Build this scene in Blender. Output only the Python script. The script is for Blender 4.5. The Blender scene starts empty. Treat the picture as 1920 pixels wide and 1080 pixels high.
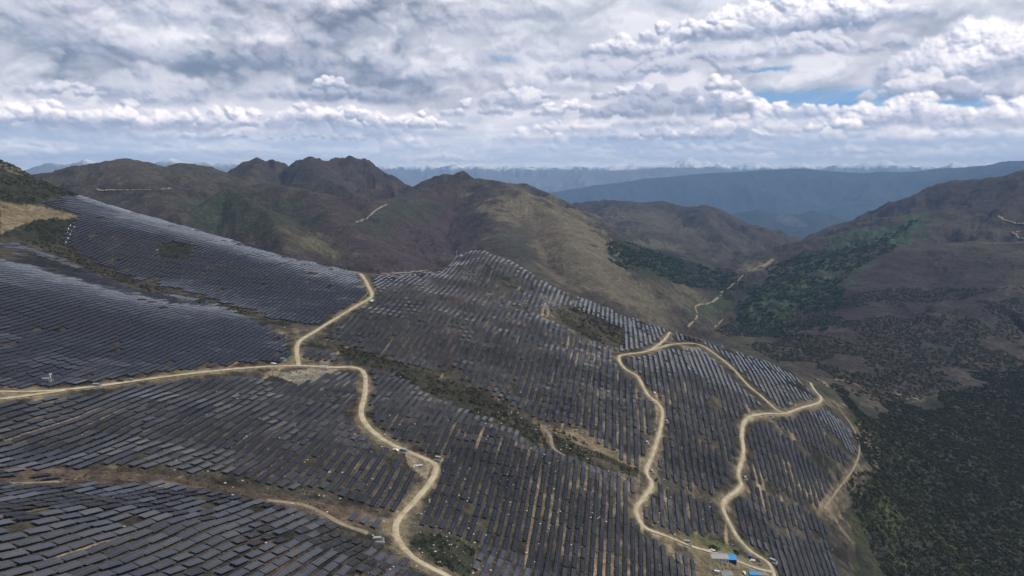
import bpy, bmesh, math, random
import numpy as np
random.seed(7); RNG = np.random.default_rng(7)
C = bpy.context.scene.collection
# ------------------------------------------------------------------ camera
PITCH = math.atan(210/1280.0)
cd = bpy.data.cameras.new("camera"); cam = bpy.data.objects.new("camera", cd); C.objects.link(cam)
cd.lens = 24.0; cd.sensor_width = 36.0; cd.clip_start = 1.0; cd.clip_end = 400000.0
cam.location = (0, 0, 0); cam.rotation_euler = (math.pi/2-PITCH, 0, 0)
bpy.context.scene.camera = cam
sc = bpy.context.scene
sc.view_settings.view_transform = 'Standard'; sc.view_settings.look = 'None'
sc.view_settings.exposure = 0.10; sc.view_settings.gamma = 1.0
SUN_AZ, SUN_EL = math.radians(100), math.radians(54)       # azimuth clockwise from the view direction
SUN_STRENGTH = 3.7
# ------------------------------------------------------------------ node helpers
class NT:
    def __init__(s, tree): s.t = tree; s.L = tree.links
    def n(s, typ, **kw):
        nd = s.t.nodes.new(typ)
        for k, v in kw.items(): setattr(nd, k, v)
        return nd
    def put(s, sock, v):
        if v is None: return
        if isinstance(v, bpy.types.NodeSocket): s.L.new(v, sock)
        else:
            if isinstance(v, (tuple, list)) and len(v) == 3 and len(sock.default_value) == 4: v = tuple(v)+(1,)
            sock.default_value = v
    def m(s, op, a, b=None, c=None, clamp=False):
        nd = s.n('ShaderNodeMath', operation=op, use_clamp=clamp)
        for i, v in enumerate((a, b, c)): s.put(nd.inputs[i], v)
        return nd.outputs[0]
    def v(s, op, a, b=None, scale=None):
        nd = s.n('ShaderNodeVectorMath', operation=op)
        s.put(nd.inputs[0], a); s.put(nd.inputs[1], b)
        if scale is not None: s.put(nd.inputs['Scale'], scale)
        return nd.outputs['Value'] if op in ('LENGTH', 'DISTANCE', 'DOT_PRODUCT') else nd.outputs[0]
    def xyz(s, a):
        nd = s.n('ShaderNodeSeparateXYZ'); s.put(nd.inputs[0], a); return nd.outputs
    def comb(s, x, y, z=0.0):
        nd = s.n('ShaderNodeCombineXYZ')
        for i, q in enumerate((x, y, z)): s.put(nd.inputs[i], q)
        return nd.outputs[0]
    def noise(s, vec, scale, detail=4, rough=0.5, dist=0.0, dims='3D', lac=2.0):
        nd = s.n('ShaderNodeTexNoise', noise_dimensions=dims)
        s.put(nd.inputs['Vector'], vec); s.put(nd.inputs['Scale'], scale); s.put(nd.inputs['Detail'], detail)
        s.put(nd.inputs['Roughness'], rough); s.put(nd.inputs['Distortion'], dist); s.put(nd.inputs['Lacunarity'], lac)
        return nd.outputs[0]
    def ramp(s, f, stops, interp='LINEAR'):
        nd = s.n('ShaderNodeValToRGB'); s.put(nd.inputs[0], f); cr = nd.color_ramp; cr.interpolation = interp
        while len(cr.elements) < len(stops): cr.elements.new(0.5)
        for e, (p, c) in zip(cr.elements, stops):
            e.position = p; e.color = tuple(c)+(1,) if hasattr(c, '__len__') else (c, c, c, 1)
        return nd.outputs[0]
    def mix(s, f, a, b, mode='MIX'):
        nd = s.n('ShaderNodeMix', data_type='RGBA', blend_type=mode)
        s.put(nd.inputs[0], f); s.put(nd.inputs[6], a); s.put(nd.inputs[7], b); return nd.outputs[2]
    def sstep(s, x, a, b):
        nd = s.n('ShaderNodeMapRange', interpolation_type='SMOOTHSTEP')
        s.put(nd.inputs[0], x); nd.inputs[1].default_value = a; nd.inputs[2].default_value = b
        return nd.outputs[0]
# ------------------------------------------------------------------ sky
def build_world():
    w = bpy.data.worlds.new("World"); sc.world = w; w.use_nodes = True
    t = NT(w.node_tree); w.node_tree.nodes.clear()
    sky = t.n('ShaderNodeTexSky', sky_type='NISHITA'); sky.sun_disc = False
    sky.sun_elevation = SUN_EL; sky.sun_rotation = SUN_AZ; sky.altitude = 4000; sky.dust_density = 1.0
    d = t.n('ShaderNodeTexCoord').outputs['Generated']; x, y, z = t.xyz(d)[:3]
    n = t.noise(t.v('MULTIPLY', d, (1, 1, 2.2)), 3.6, 4, .55)
    cloud = t.ramp(n, [(.36, (3.2, 3.9, 5.2)), (.50, (5.2, 5.5, 6.6)), (.64, (8.0, 8.2, 8.8))])      # broken cloud deck
    col = t.mix(0.78, sky.outputs[0], cloud)
    col = t.v('SCALE', col, scale=t.m('SUBTRACT', 1.2, t.m('MULTIPLY', .70, t.sstep(z, .05, .75))))
    col = t.mix(t.sstep(z, -0.04, 0.0), (.7, .75, .85), col)
    bg = t.n('ShaderNodeBackground'); t.put(bg.inputs[0], col); bg.inputs[1].default_value = 0.10
    out = t.n('ShaderNodeOutputWorld'); t.L.new(bg.outputs[0], out.inputs[0])
build_world()
sl = bpy.data.lights.new("sun", 'SUN'); sl.energy = SUN_STRENGTH; sl.angle = math.radians(1.5); sl.color = (1, .95, .88)
so = bpy.data.objects.new("sun", sl); C.objects.link(so)
_sd = np.array([math.sin(SUN_AZ)*math.cos(SUN_EL), math.cos(SUN_AZ)*math.cos(SUN_EL), math.sin(SUN_EL)])
from mathutils import Vector, Matrix
so.rotation_euler = Vector(_sd).to_track_quat('Z', 'Y').to_euler()
# ------------------------------------------------------------------ geometry helpers
CP, SP, F = math.cos(PITCH), math.sin(PITCH), 1280.0
def P(u, v, D):
    x = (u-960)/F; y = (540-v)/F
    d = np.array([x, CP+y*SP, -SP+y*CP]); return d/np.hypot(d[0], d[1])*D
def PP(lst): return np.array([P(*q[:3]) for q in lst])
def project(p):
    zc = p[..., 1]*CP-p[..., 2]*SP; yc = p[..., 1]*SP+p[..., 2]*CP
    zc = np.maximum(zc, 1e-3)
    return 960+F*p[..., 0]/zc, 540-F*yc/zc
_perm = np.random.default_rng(11).permutation(4096).astype(np.int64)
_ang = np.random.default_rng(5).random(4096)*2*np.pi
_gx, _gy = np.cos(_ang), np.sin(_ang)
def pnoise(x, y, seed=0):
    xi = np.floor(x).astype(np.int64); yi = np.floor(y).astype(np.int64)
    fx = x-xi; fy = y-yi
    u = fx*fx*fx*(fx*(fx*6-15)+10); v = fy*fy*fy*(fy*(fy*6-15)+10)
    def g(ix, iy, dx, dy):
        h = _perm[(_perm[(ix+seed*131) & 4095]+iy) & 4095]
        return _gx[h]*dx+_gy[h]*dy
    a = g(xi, yi, fx, fy); b = g(xi+1, yi, fx-1, fy); c = g(xi, yi+1, fx, fy-1); d = g(xi+1, yi+1, fx-1, fy-1)
    return 1.5*((a*(1-u)+b*u)*(1-v)+(c*(1-u)+d*u)*v)
def fbm(x, y, L, octs=4, seed=0, gain=0.5, ridged=False):
    s = 0; a = 1.0; tot = 0
    for o in range(octs):
        k = 2.03**o/L
        n = pnoise(x*k+o*17.3, y*k-o*9.1, seed+o)
        if ridged: n = 1-2*np.abs(n)
        s = s+a*n; tot += a; a *= gain
    return s/tot
def inpoly(u, v, poly):
    r = np.zeros(u.shape, bool); n = len(poly)
    for i in range(n):
        x0, y0 = poly[i]; x1, y1 = poly[(i+1) % n]
        if y0 == y1: continue
        c = (y0 > v) != (y1 > v)
        r ^= c & (u < (x1-x0)*(v-y0)/(y1-y0)+x0)
    return r
# ------------------------------------------------------------------ terrain, near part: least-squares surface through surveyed points
NEAR = [  # (u, v, distance)
 (0,1080,335),(200,1080,345),(400,1080,365),(600,1080,395),(760,1060,430),(0,1000,400),(200,1000,415),(400,1000,435),(600,1010,455),
 (0,940,470),(150,935,480),(300,940,485),(450,965,475),(600,990,475),(0,905,540),(100,905,545),(300,908,540),(500,945,520),
 (0,885,560),(200,898,560),(400,905,555),(560,930,540),(700,985,520),(740,1000,510),
 (0,860,580),(0,800,640),(0,745,705),(200,865,575),(200,800,635),(200,735,715),(400,880,565),(400,800,650),(400,705,785),(600,900,560),
 (600,800,665),(600,700,805),(720,940,550),(700,870,600),(700,780,690),(690,695,820),
 (50,690,760),(50,600,880),(180,640,850),(300,690,800),(400,600,930),(500,660,860),(250,560,950),(50,530,960),(50,505,1010),(60,482,1120),(0,480,1080),(200,548,985),(200,524,1085),(300,578,965),(310,556,1055),(400,600,930),(400,578,1005),(380,572,1040),(470,590,950),(545,645,890),
 (130,488,1220),(60,460,1230),(200,512,1200),(300,545,1150),(350,560,1120),(450,582,1050),(500,600,985),(580,635,915),(560,670,850),
 (150,440,1290),(250,482,1210),(350,510,1110),(450,545,1070),(550,580,1010),(620,580,990),
 (180,405,1400),(200,420,1300),(300,432,1300),(300,420,1410),(400,462,1250),(400,450,1350),(500,488,1200),(500,477,1290),(600,520,1140),(660,545,1070),
 (100,371,1560),(200,387,1550),(300,410,1530),(400,440,1500),(500,468,1430),(600,495,1350),(660,509,1330),(700,516,1260),
 (0,400,1350),(0,440,1250),(60,420,1280),(0,350,1450),(0,290,1550),(0,290,1550),(0,290,1550),(-60,280,1560),(-60,280,1560),(20,299,1545),(20,299,1545),(40,311,1540),(40,311,1540),(90,342,1500),(140,362,1450),
 (750,514,1240),(800,511,1300),(840,500,1360),(865,478,1390),(888,461,1400),(888,461,1400),(888,461,1400),(880,464,1398),(900,465,1398),(915,469,1395),(930,475,1390),(850,492,1378),(960,489,1380),(960,489,1380),(1000,516,1370),(1050,547,1370),(1100,565,1390),(1150,582,1410),
 (1200,602,1430),(1250,617,1440),(1330,641,1430),(1400,662,1410),(1480,692,1370),(1530,742,1270),(1590,790,1210),(1625,850,1140),
 (900,500,1270),(1000,550,1240),(1100,600,1210),(1000,600,1100),(850,550,1120),(750,560,1080),
 (700,560,1060),(750,620,950),(640,630,940),(900,650,930),(1000,700,890),(1150,750,870),(1150,680,1010),(1160,668,1050),(1240,640,1250),
 (640,665,865),(750,690,850),(850,735,800),(950,780,770),(1050,830,740),(1150,870,730),(1200,890,740),
 (700,690,820),(760,730,760),(860,790,690),(960,830,660),(1060,860,660),(1180,905,690),
 (820,870,625),(800,930,560),(850,950,555),(1000,980,585),(1100,970,610),(1000,900,630),(1200,960,655),(1200,1040,590),(1000,1080,520),(850,1080,470),(742,990,515),(1300,1060,650),(1340,1050,680),
 (1230,780,870),(1240,830,815),(1300,700,1050),(1300,780,920),(1300,850,850),(1350,900,830),(1300,960,740),(1400,700,1230),(1400,780,1040),(1400,850,930),(1390,900,880),(1370,980,780),(1400,1050,730),(1450,1075,730),
 (1470,775,1120),(1500,850,1020),(1500,920,930),(1450,950,860),(1550,850,1080),(1550,940,980),(1520,1010,850),(1560,1070,850),(1590,1000,950),(1460,720,1260),
 (1650,790,1560),(1665,880,1360),(1650,960,1210),(1640,1080,1040),(1620,720,1750),(1590,1080,900),
 (1700,1080,1060),(1900,1080,1150),(1800,1000,1230),(1750,900,1400),(1900,950,1380),(1900,850,1640),(1830,735,1980),(1760,770,1780),(1920,745,1950),(1700,745,1790),(1550,680,1980),(1500,650,2080),
]
# points the camera cannot see: (x, y, z) offsets behind the crests
HID = []
for (u, v, D, az, dists) in [(100,371,1560,-20,((150,70),(350,170),(600,260))),(200,387,1550,-10,((150,70),(350,180))),(400,440,1500,0,((120,60),(300,150),(550,240))),(600,495,1350,5,((120,60),(300,150),(550,230))),
     (750,514,1240,5,((120,55),(300,140),(600,240))),(890,465,1400,10,((120,60),(300,170),(550,280))),(960,491,1380,35,((120,60),(300,170),(500,260))),(1100,565,1390,40,((120,60),(300,160),(450,210))),
     (1250,617,1440,40,((120,55),(300,140))),(1400,662,1410,50,((120,50),(300,110))),(1530,742,1270,60,((100,40),(220,90))),
     (0,292,1550,-30,((150,60),(400,180)))]:
    p = P(u, v, D)
    for dd, dz in dists:
        HID.append((p[0]+math.sin(math.radians(az))*dd, p[1]+math.cos(math.radians(az))*dd, p[2]-dz))
AZR = math.radians(8.8)                                    # direction of the table rows
RD = np.array([math.sin(AZR), math.cos(AZR)]); ND = np.array([math.cos(AZR), -math.sin(AZR)])
# slope along the rows, read off the way the rows lean
GR = [(50,600,880,.19),(180,640,850,.16),(400,600,930,.21),(500,660,860,.05),(300,480,1150,.21),(600,560,1020,.12),(250,800,635,.06),(450,830,620,.11),(600,850,610,.15),(700,900,570,.22),
      (100,1000,410,-.06),(300,1030,400,-.1),(500,1040,420,-.15),(750,620,950,.22),(900,650,930,.2),(850,950,555,.1),(900,500,1270,.28)]
GX0, GX1, GY0, GY1, GS = -1690., 1640., 120., 2300., 45.
def solve_near():
    nx = int((GX1-GX0)/GS)+1; ny = int((GY1-GY0)/GS)+1; N = nx*ny
    A = np.zeros((N, N)); b = np.zeros(N)
    idx = lambda i, j: j*nx+i
    def add(ids, cs, rhs, w):
        ids = np.array(ids); cs = np.array(cs)*w
        A[np.ix_(ids, ids)] += np.outer(cs, cs); b[ids] += cs*rhs*w
    I, J = np.meshgrid(np.arange(nx), np.arange(ny)); ID = J*nx+I
    def addv(stack, cs, w):
        for a in range(len(stack)):
            for c in range(len(stack)):
                np.add.at(A, (stack[a].ravel(), stack[c].ravel()), cs[a]*cs[c]*w*w)
    addv([ID[:, :-2], ID[:, 1:-1], ID[:, 2:]], [1, -2, 1], 0.55)
    addv([ID[:-2], ID[1:-1], ID[2:]], [1, -2, 1], 0.55)
    addv([ID[:-1, :-1], ID[1:, 1:], ID[:-1, 1:], ID[1:, :-1]], [1, 1, -1, -1], 0.75)
    A[np.arange(N), np.arange(N)] += 1e-7; b += -450*1e-7
    def bil(x, y):
        fx = (x-GX0)/GS; fy = (y-GY0)/GS; i = int(fx); j = int(fy); i = min(max(i, 0), nx-2); j = min(max(j, 0), ny-2); fx -= i; fy -= j
        return [idx(i, j), idx(i+1, j), idx(i, j+1), idx(i+1, j+1)], [(1-fx)*(1-fy), fx*(1-fy), (1-fx)*fy, fx*fy]
    for q in NEAR:
        p = P(*q); ids, cs = bil(p[0], p[1]); add(ids, cs, p[2], 1.0)
    for x, y, z in HID:
        if GX0 < x < GX1 and GY0 < y < GY1:
            ids, cs = bil(x, y); add(ids, cs, z, 0.6)
    for (u, v, D, g) in GR:
        p = P(u, v, D); i0, c0 = bil(*(p[:2]-RD*30)); i1, c1 = bil(*(p[:2]+RD*30))
        for k in range(4):
            pass
        row = {}
        for i, c in zip(i0, c0): row[i] = row.get(i, 0)-c
        for i, c in zip(i1, c1): row[i] = row.get(i, 0)+c
        add(list(row), list(row.values()), g*60, 0.8)
    return np.linalg.solve(A, b).reshape(ny, nx)
GZ = solve_near()
def near_h(x, y):
    ny, nx = GZ.shape
    fx = np.clip((x-GX0)/GS, 0.0, nx-1.001); fy = np.clip((y-GY0)/GS, 0.0, ny-1.001)
    i = fx.astype(int); j = fy.astype(int); fx = fx-i; fy = fy-j
    def w(t): return [(1-t)**3/6, (3*t**3-6*t**2+4)/6, (-3*t**3+3*t**2+3*t+1)/6, t**3/6]
    wx, wy = w(fx), w(fy); r = 0
    for a in range(4):
        jj = np.clip(j+a-1, 0, ny-1)
        for c in range(4): r = r+wy[a]*wx[c]*GZ[jj, np.clip(i+c-1, 0, nx-1)]
    return r
# ------------------------------------------------------------------ terrain, mountains: ridge lines with falling flanks
# (points (u, v, distance), slope, crest rounding, roughness, relief)
RIDGES = {
 'brown_hill': ([(40,352,3700),(100,325,3600),(150,311,3600),(200,303,3600),(232,298,3650),(258,303,3600),(300,313,3500),(330,318,3600),(350,307,3700),(375,322,3600),(400,340,3500)], .52, 60, 6, 1.0),
 'brown_spur': ([(232,298,3650),(270,330,3200),(300,365,2800),(330,400,2500)], .55, 40, 6, 1.0),
 'brown_spur2': ([(350,307,3700),(372,345,3300),(380,360,3000)], .6, 30, 6, 1.0),
 'rocky': ([(395,352,4300),(430,325,4300),(460,303,4300),(482,298,4300),(500,303,4350),(520,300,4300),(540,313,4250),(560,301,4200),(583,295,4200),(610,301,4250),(630,297,4300),(655,293,4300),(680,298,4300),(700,312,4300),(720,335,4200),(750,346,4200),(770,353,4100)], .80, 12, 16, 1.4),
 'rocky_spur': ([(583,295,4200),(600,330,3900),(640,350,3600),(690,378,3300)], .7, 25, 10, 1.2),
 'rocky_spur2': ([(482,298,4300),(470,330,3900),(440,350,3500)], .7, 25, 10, 1.2),
 'green_cone': ([(428,352,2700),(470,378,2500),(505,402,2350),(530,450,2150),(540,480,2000)], .72, 14, 5, .9),
 'green_cone2': ([(428,352,2700),(380,385,2550),(330,402,2450)], .7, 15, 5, .9),
 'mid_ridge': ([(440,357,3100),(500,343,3100),(560,352,3050),(640,370,3000),(690,380,2950),(740,372,3300),(800,350,3700)], .62, 25, 6, 1.0),
 'mid_spur': ([(600,362,3050),(640,420,2500),(700,470,2200)], .5, 30, 5, .9),
 'twin': ([(770,353,4300),(800,337,4300),(832,324,4300),(848,328,4250),(868,321,4300),(890,335,4200)], .75, 12, 8, 1.1),
 'dome': ([(740,372,3300),(800,352,3650),(860,338,3750),(900,335,3800),(935,341,3700),(965,355,3550),(1000,376,3400),(1050,408,3200),(1100,443,3000),(1150,480,2800),(1200,525,2600),(1250,572,2420),(1290,612,2260)], .58, 50, 4, .7),
 'dome_spur': ([(915,337,3750),(925,380,3350),(940,430,2900),(965,490,2350),(990,520,2100)], .46, 50, 4, .7),
 'dome_spur2': ([(1050,408,3200),(1080,480,2500),(1130,560,2050)], .5, 45, 4, .7),
 'behind_dome': ([(950,343,5000),(985,346,4900),(1020,360,4700),(1060,378,4500),(1110,402,4300),(1170,440,4000),(1220,470,3700),(1270,490,3500)], .65, 20, 8, 1.0),
 'valley_spur': ([(1170,440,4000),(1230,468,3700),(1300,492,3500),(1370,518,3450),(1395,535,3400)], .5, 40, 7, 1.0),
 'far_mid': ([(1080,380,7200),(1150,375,7000),(1200,380,6900),(1240,377,6800),(1290,390,6600),(1322,386,6300),(1360,405,6100),(1400,427,5900),(1440,447,5800),(1485,466,5700),(1492,480,5500)], .55, 25, 14, 1.2),
 'far_mid_spur': ([(1322,386,6300),(1330,420,5600),(1370,455,5100),(1400,480,4900)], .55, 30, 12, 1.2),
 'far_mid_spur2': ([(1200,380,6900),(1220,410,5800),(1250,440,5000),(1290,462,4600)], .30, 60, 12, 1.2),
 'blue_hill': ([(1340,410,14625),(1370,402,14625),(1400,396,14625),(1422,393,14625),(1450,401,14625),(1500,401,14625),(1525,393,14625),(1560,403,14625),(1610,418,14625)], .55, 30, 19, 1.4),
 'right_far': ([(1440,500,7200),(1500,462,6900),(1560,430,6600),(1600,414,6400),(1650,399,6200),(1700,380,6000),(1750,355,5900),(1790,339,5800),(1840,336,5700),(1880,331,5600),(1925,318,5500),(2100,290,5300)], .62, 60, 10, .9),
 'green_spur': ([(1440,515,4700),(1480,500,4700),(1530,480,4700),(1600,450,4700),(1660,420,4650),(1700,402,4600),(1740,397,4600),(1800,395,4600),(1860,380,4700),(1930,360,4800),(2100,330,4800)], .44, 60, 8, .9),
 'heath': ([(1370,600,2750),(1410,575,2950),(1450,550,3100),(1500,522,3300),(1560,500,3400),(1640,476,3500),(1700,463,3550),(1800,459,3600),(1930,452,3650),(2150,430,3700)], .27, 60, 4, .7),
 'heath_spur': ([(1700,463,3550),(1650,540,2900),(1600,600,2500)], .24, 70, 4, .7),
 'heath_spur2': ([(1900,455,3650),(1860,560,2850),(1840,660,2350)], .24, 70, 4, .7),
 'range_a': ([(980,372,21712),(1040,360,22617),(1100,350,23070),(1200,336,23522),(1300,328,23522),(1400,322,23522),(1450,318,23522),(1485,316,23522),(1540,320,23522),(1600,325,23522),(1700,322,23522),(1760,317,23070),(1800,314,22617),(1850,312,22165),(1880,305,21712),(1930,300,21260),(2150,290,19905)], .42, 40, 49, 2.0),
 'range_b': ([(600,330,32964),(700,330,32964),(800,336,32964),(860,338,32964),(920,330,32964),(1000,332,32964),(1060,326,32964),(1120,321,32964),(1180,319,32964),(1260,313,32964),(1340,318,32964),(1420,322,32964)], .5, 30, 73, 2.2),
 'range_c': ([(640,318,36760),(690,315,36760),(720,312,36760),(745,309,36760),(765,314,36760),(800,311,36760),(822,315,36760),(855,310,36760),(870,314,36760),(905,309,36760),(930,314,36760),(970,310,36760),(985,308,36760),(1000,313,36760),(1030,309,36760),(1055,314,36760),(1085,310,36760),(1110,315,36760),(1140,310,36760),(1165,314,36760),(1195,308,36760),(1215,312,36760),(1240,309,36760),(1262,305,36760),(1278,300,36760),(1297,296,36760),(1310,301,36760),(1325,299,36760),(1345,306,36760),(1372,311,36760),(1395,307,36760),(1414,304,36760),(1432,309,36760),(1460,313,36760),(1480,308,36760),(1505,307,36760),(1530,314,36760),(1560,310,36760),(1590,311,36760),(1608,305,36760),(1622,301,36760),(1640,305,36760),(1662,304,36760),(1690,311,36760),(1715,314,36760),(1745,309,36760),(1770,312,36760),(1786,306,36760),(1810,312,36760),(1850,309,36760)], .62, 20, 215, 2.4),
 'range_d': ([(40,325,29462),(70,316,29462),(100,309,29462),(122,315,29462),(160,304,29462),(200,312,29462),(260,312,29462),(300,306,29462),(320,300,29462),(345,306,29462),(365,309,29462),(390,305,29462),(410,306,29462),(440,309,29462),(470,318,29462)], .62, 20, 224, 2.4),
}
BACK = {'heath': 1.8, 'green_spur': 1.4}
def floor_h(D):
    return np.interp(D, [0, 1500, 2200, 3000, 5000, 7500, 12000, 20000, 60000, 400000], [-620, -560, -520, -560, -650, -760, -1050, -1500, -2000, -2300])
def mountains(x, y):
    D = np.hypot(x, y); fl = floor_h(D)
    best = fl.copy()
    warpx = fbm(x, y, 700, 3, 3)*90; warpy = fbm(x, y, 700, 3, 8)*90
    far = np.clip(D/9000, .6, 6)
    xw, yw = x+warpx*np.minimum(far, 3)*0.8, y+warpy*np.minimum(far, 3)*0.8
    rg1 = fbm(x+warpx, y+warpy, 520, 6, 21, .58, True)
    rg2 = fbm(x+warpx*.5, y+warpy*.5, 95, 4, 27, .6, True)
    rgf = fbm(x, y, 3000, 4, 41, .55, True)
    for name, (pts, slope, rnd, rough, relief) in RIDGES.items():
        back = BACK.get(name, 1.0)
        q = PP(pts); top = q[:, 2].max(); Dm = np.hypot(q[:, 0], q[:, 1]).mean()
        R = (top+2600 if Dm > 8500 else top+900)/slope
        bx0, bx1, by0, by1 = q[:, 0].min()-R, q[:, 0].max()+R, q[:, 1].min()-R, q[:, 1].max()+R
        m = (x > bx0) & (x < bx1) & (y > by0) & (y < by1)
        if not m.any(): continue
        X, Y = x[m], y[m]
        dmin = np.full(X.shape, 1e12); zz = np.zeros(X.shape)
        wx = (xw-x)[m]; wy = (yw-y)[m]
        for a, b in zip(q[:-1], q[1:]):
            ab = b[:2]-a[:2]; L2 = (ab**2).sum()
            t = np.clip(((X-a[0])*ab[0]+(Y-a[1])*ab[1])/L2, 0, 1)
            d2 = (X-a[0]-t*ab[0])**2+(Y-a[1]-t*ab[1])**2
            z = a[2]+t*(b[2]-a[2])
            # choose the segment giving the highest flank
            cam_side = ab[0]*(-a[1])-ab[1]*(-a[0]) > 0
            side = (ab[0]*(Y-a[1])-ab[1]*(X-a[0]) > 0) == cam_side
            d2 = np.where(side, d2, d2*back*back)
            val = z-slope*np.sqrt(d2)
            cur = zz-slope*dmin
            s = val > cur
            s |= dmin > 1e11
            dmin = np.where(s, np.sqrt(d2), dmin); zz = np.where(s, z, zz)
        d = dmin
        k = np.clip(d/(rnd*4+40), 0, 1)
        wob = (wx*0.7+wy*0.7)*k*slope*0.6
        conc = 1-0.18*np.clip(d/1500, 0, 1)
        h = zz-slope*conc*(np.sqrt(d*d+rnd*rnd)-rnd)+wob
        if Dm > 8500:
            h = h+(rgf[m]-.35)*relief*np.minimum(d*.20, 300)+rough*(fbm(X, Y, 2200, 5, 51, .6)*.8+.7*(fbm(X, Y, 1400, 3, 57, .5, True)-.3))
        else:
            h = h+(rg1[m]-.35)*relief*np.minimum(d*.30, 105)+rough*(fbm(X, Y, 170, 4, 61, .55)+1.1*(rg2[m]-.3))
        best[m] = smax(best[m], h, 14 if Dm < 9000 else 60)
    return best
def smax(a, b, k):
    d = np.clip(.5+.5*(a-b)/k, 0, 1)
    return b+(a-b)*d+k*d*(1-d)*.5
def terrain(x, y):
    x = np.asarray(x, float); y = np.asarray(y, float)
    M = mountains(x, y)
    ed = np.minimum(np.minimum(x-GX0, GX1-x), np.minimum(y-GY0+500, GY1-y))
    drop = np.clip((250-ed)/250, 0, 1); drop = drop*drop
    und = 6.5*fbm(x, y, 190, 3, 71)+3.4*fbm(x, y, 80, 2, 75)+.5*fbm(x, y, 22, 2, 77)
    calm = np.clip((-x-200)/150, 0, 1)*np.clip((y-620)/150, 0, 1); und = und*(1-.72*calm)
    rr = np.clip((x-560)/200, 0, 1)*np.clip((y-200)/200, 0, 1)
    Fh = near_h(x, y)+und+rr*10*(fbm(x, y, 230, 4, 81, .5, True)-.3)
    Fh = np.where(ed > -400, Fh-drop*900, -3000)
    return smax(Fh, M, 12)
# ------------------------------------------------------------------ ray hits on the terrain
def hits(px, dmin=250., dmax=9000.):
    px = np.asarray(px, float)
    x = (px[:, 0]-960)/F; y = (540-px[:, 1])/F
    d = np.stack([x, CP+y*SP, -SP+y*CP], 1); d /= np.hypot(d[:, 0], d[:, 1])[:, None]
    ts = np.geomspace(dmin, dmax, 700)
    G = d[:, None, :]*ts[None, :, None]
    H = terrain(G[..., 0].ravel(), G[..., 1].ravel()).reshape(G.shape[:2])
    below = G[..., 2] < H
    k = below.argmax(1); ok = below.any(1)
    k = np.clip(k, 1, None); r = np.arange(len(px))
    g0 = G[r, k-1, 2]-H[r, k-1]; g1 = G[r, k, 2]-H[r, k]
    f = g0/np.where(g0-g1 == 0, 1, g0-g1); t = ts[k-1]+(ts[k]-ts[k-1])*f
    out = d*t[:, None]; out[~ok] = np.nan
    return out
# ------------------------------------------------------------------ object helpers
def setp(o, label=None, cat=None, group=None, kind=None):
    if label: o['label'] = label
    if cat: o['category'] = cat
    if group: o['group'] = group
    if kind: o['kind'] = kind
    return o
def link(name, me, parent=None, mat=None):
    o = bpy.data.objects.new(name, me); C.objects.link(o)
    if parent is not None: o.parent = parent
    if mat is not None and me is not None and not me.materials: me.materials.append(mat)
    return o
def mesh_np(name, V, Fq, smooth=False):
    """V (n,3), Fq (m,k) with equal-sized faces"""
    me = bpy.data.meshes.new(name); Fq = np.asarray(Fq, np.int32); k = Fq.shape[1]
    me.vertices.add(len(V)); me.vertices.foreach_set('co', np.asarray(V, np.float32).ravel())
    me.loops.add(Fq.size); me.loops.foreach_set('vertex_index', Fq.ravel())
    me.polygons.add(len(Fq)); me.polygons.foreach_set('loop_start', np.arange(0, Fq.size, k, dtype=np.int32))
    me.polygons.foreach_set('loop_total', np.full(len(Fq), k, np.int32))
    me.polygons.foreach_set('use_smooth', np.full(len(Fq), smooth))
    me.update(calc_edges=True); return me
def material(name, col, rough=.8, metal=0.0, spec=.5, fn=None):
    m = bpy.data.materials.new(name); m.use_nodes = True
    t = NT(m.node_tree); b = m.node_tree.nodes['Principled BSDF']
    b.inputs['Base Color'].default_value = tuple(col)+(1,); b.inputs['Roughness'].default_value = rough
    b.inputs['Metallic'].default_value = metal; b.inputs['Specular IOR Level'].default_value = spec
    if fn: fn(t, b)
    else:
        g = t.n('ShaderNodeTexCoord').outputs['Object']
        n = t.noise(g, 1.7, 5, .6)
        t.put(b.inputs['Base Color'], t.mix(t.sstep(n, .35, .7), tuple(c*.78 for c in col), tuple(min(1, c*1.12) for c in col)))
    return m
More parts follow.
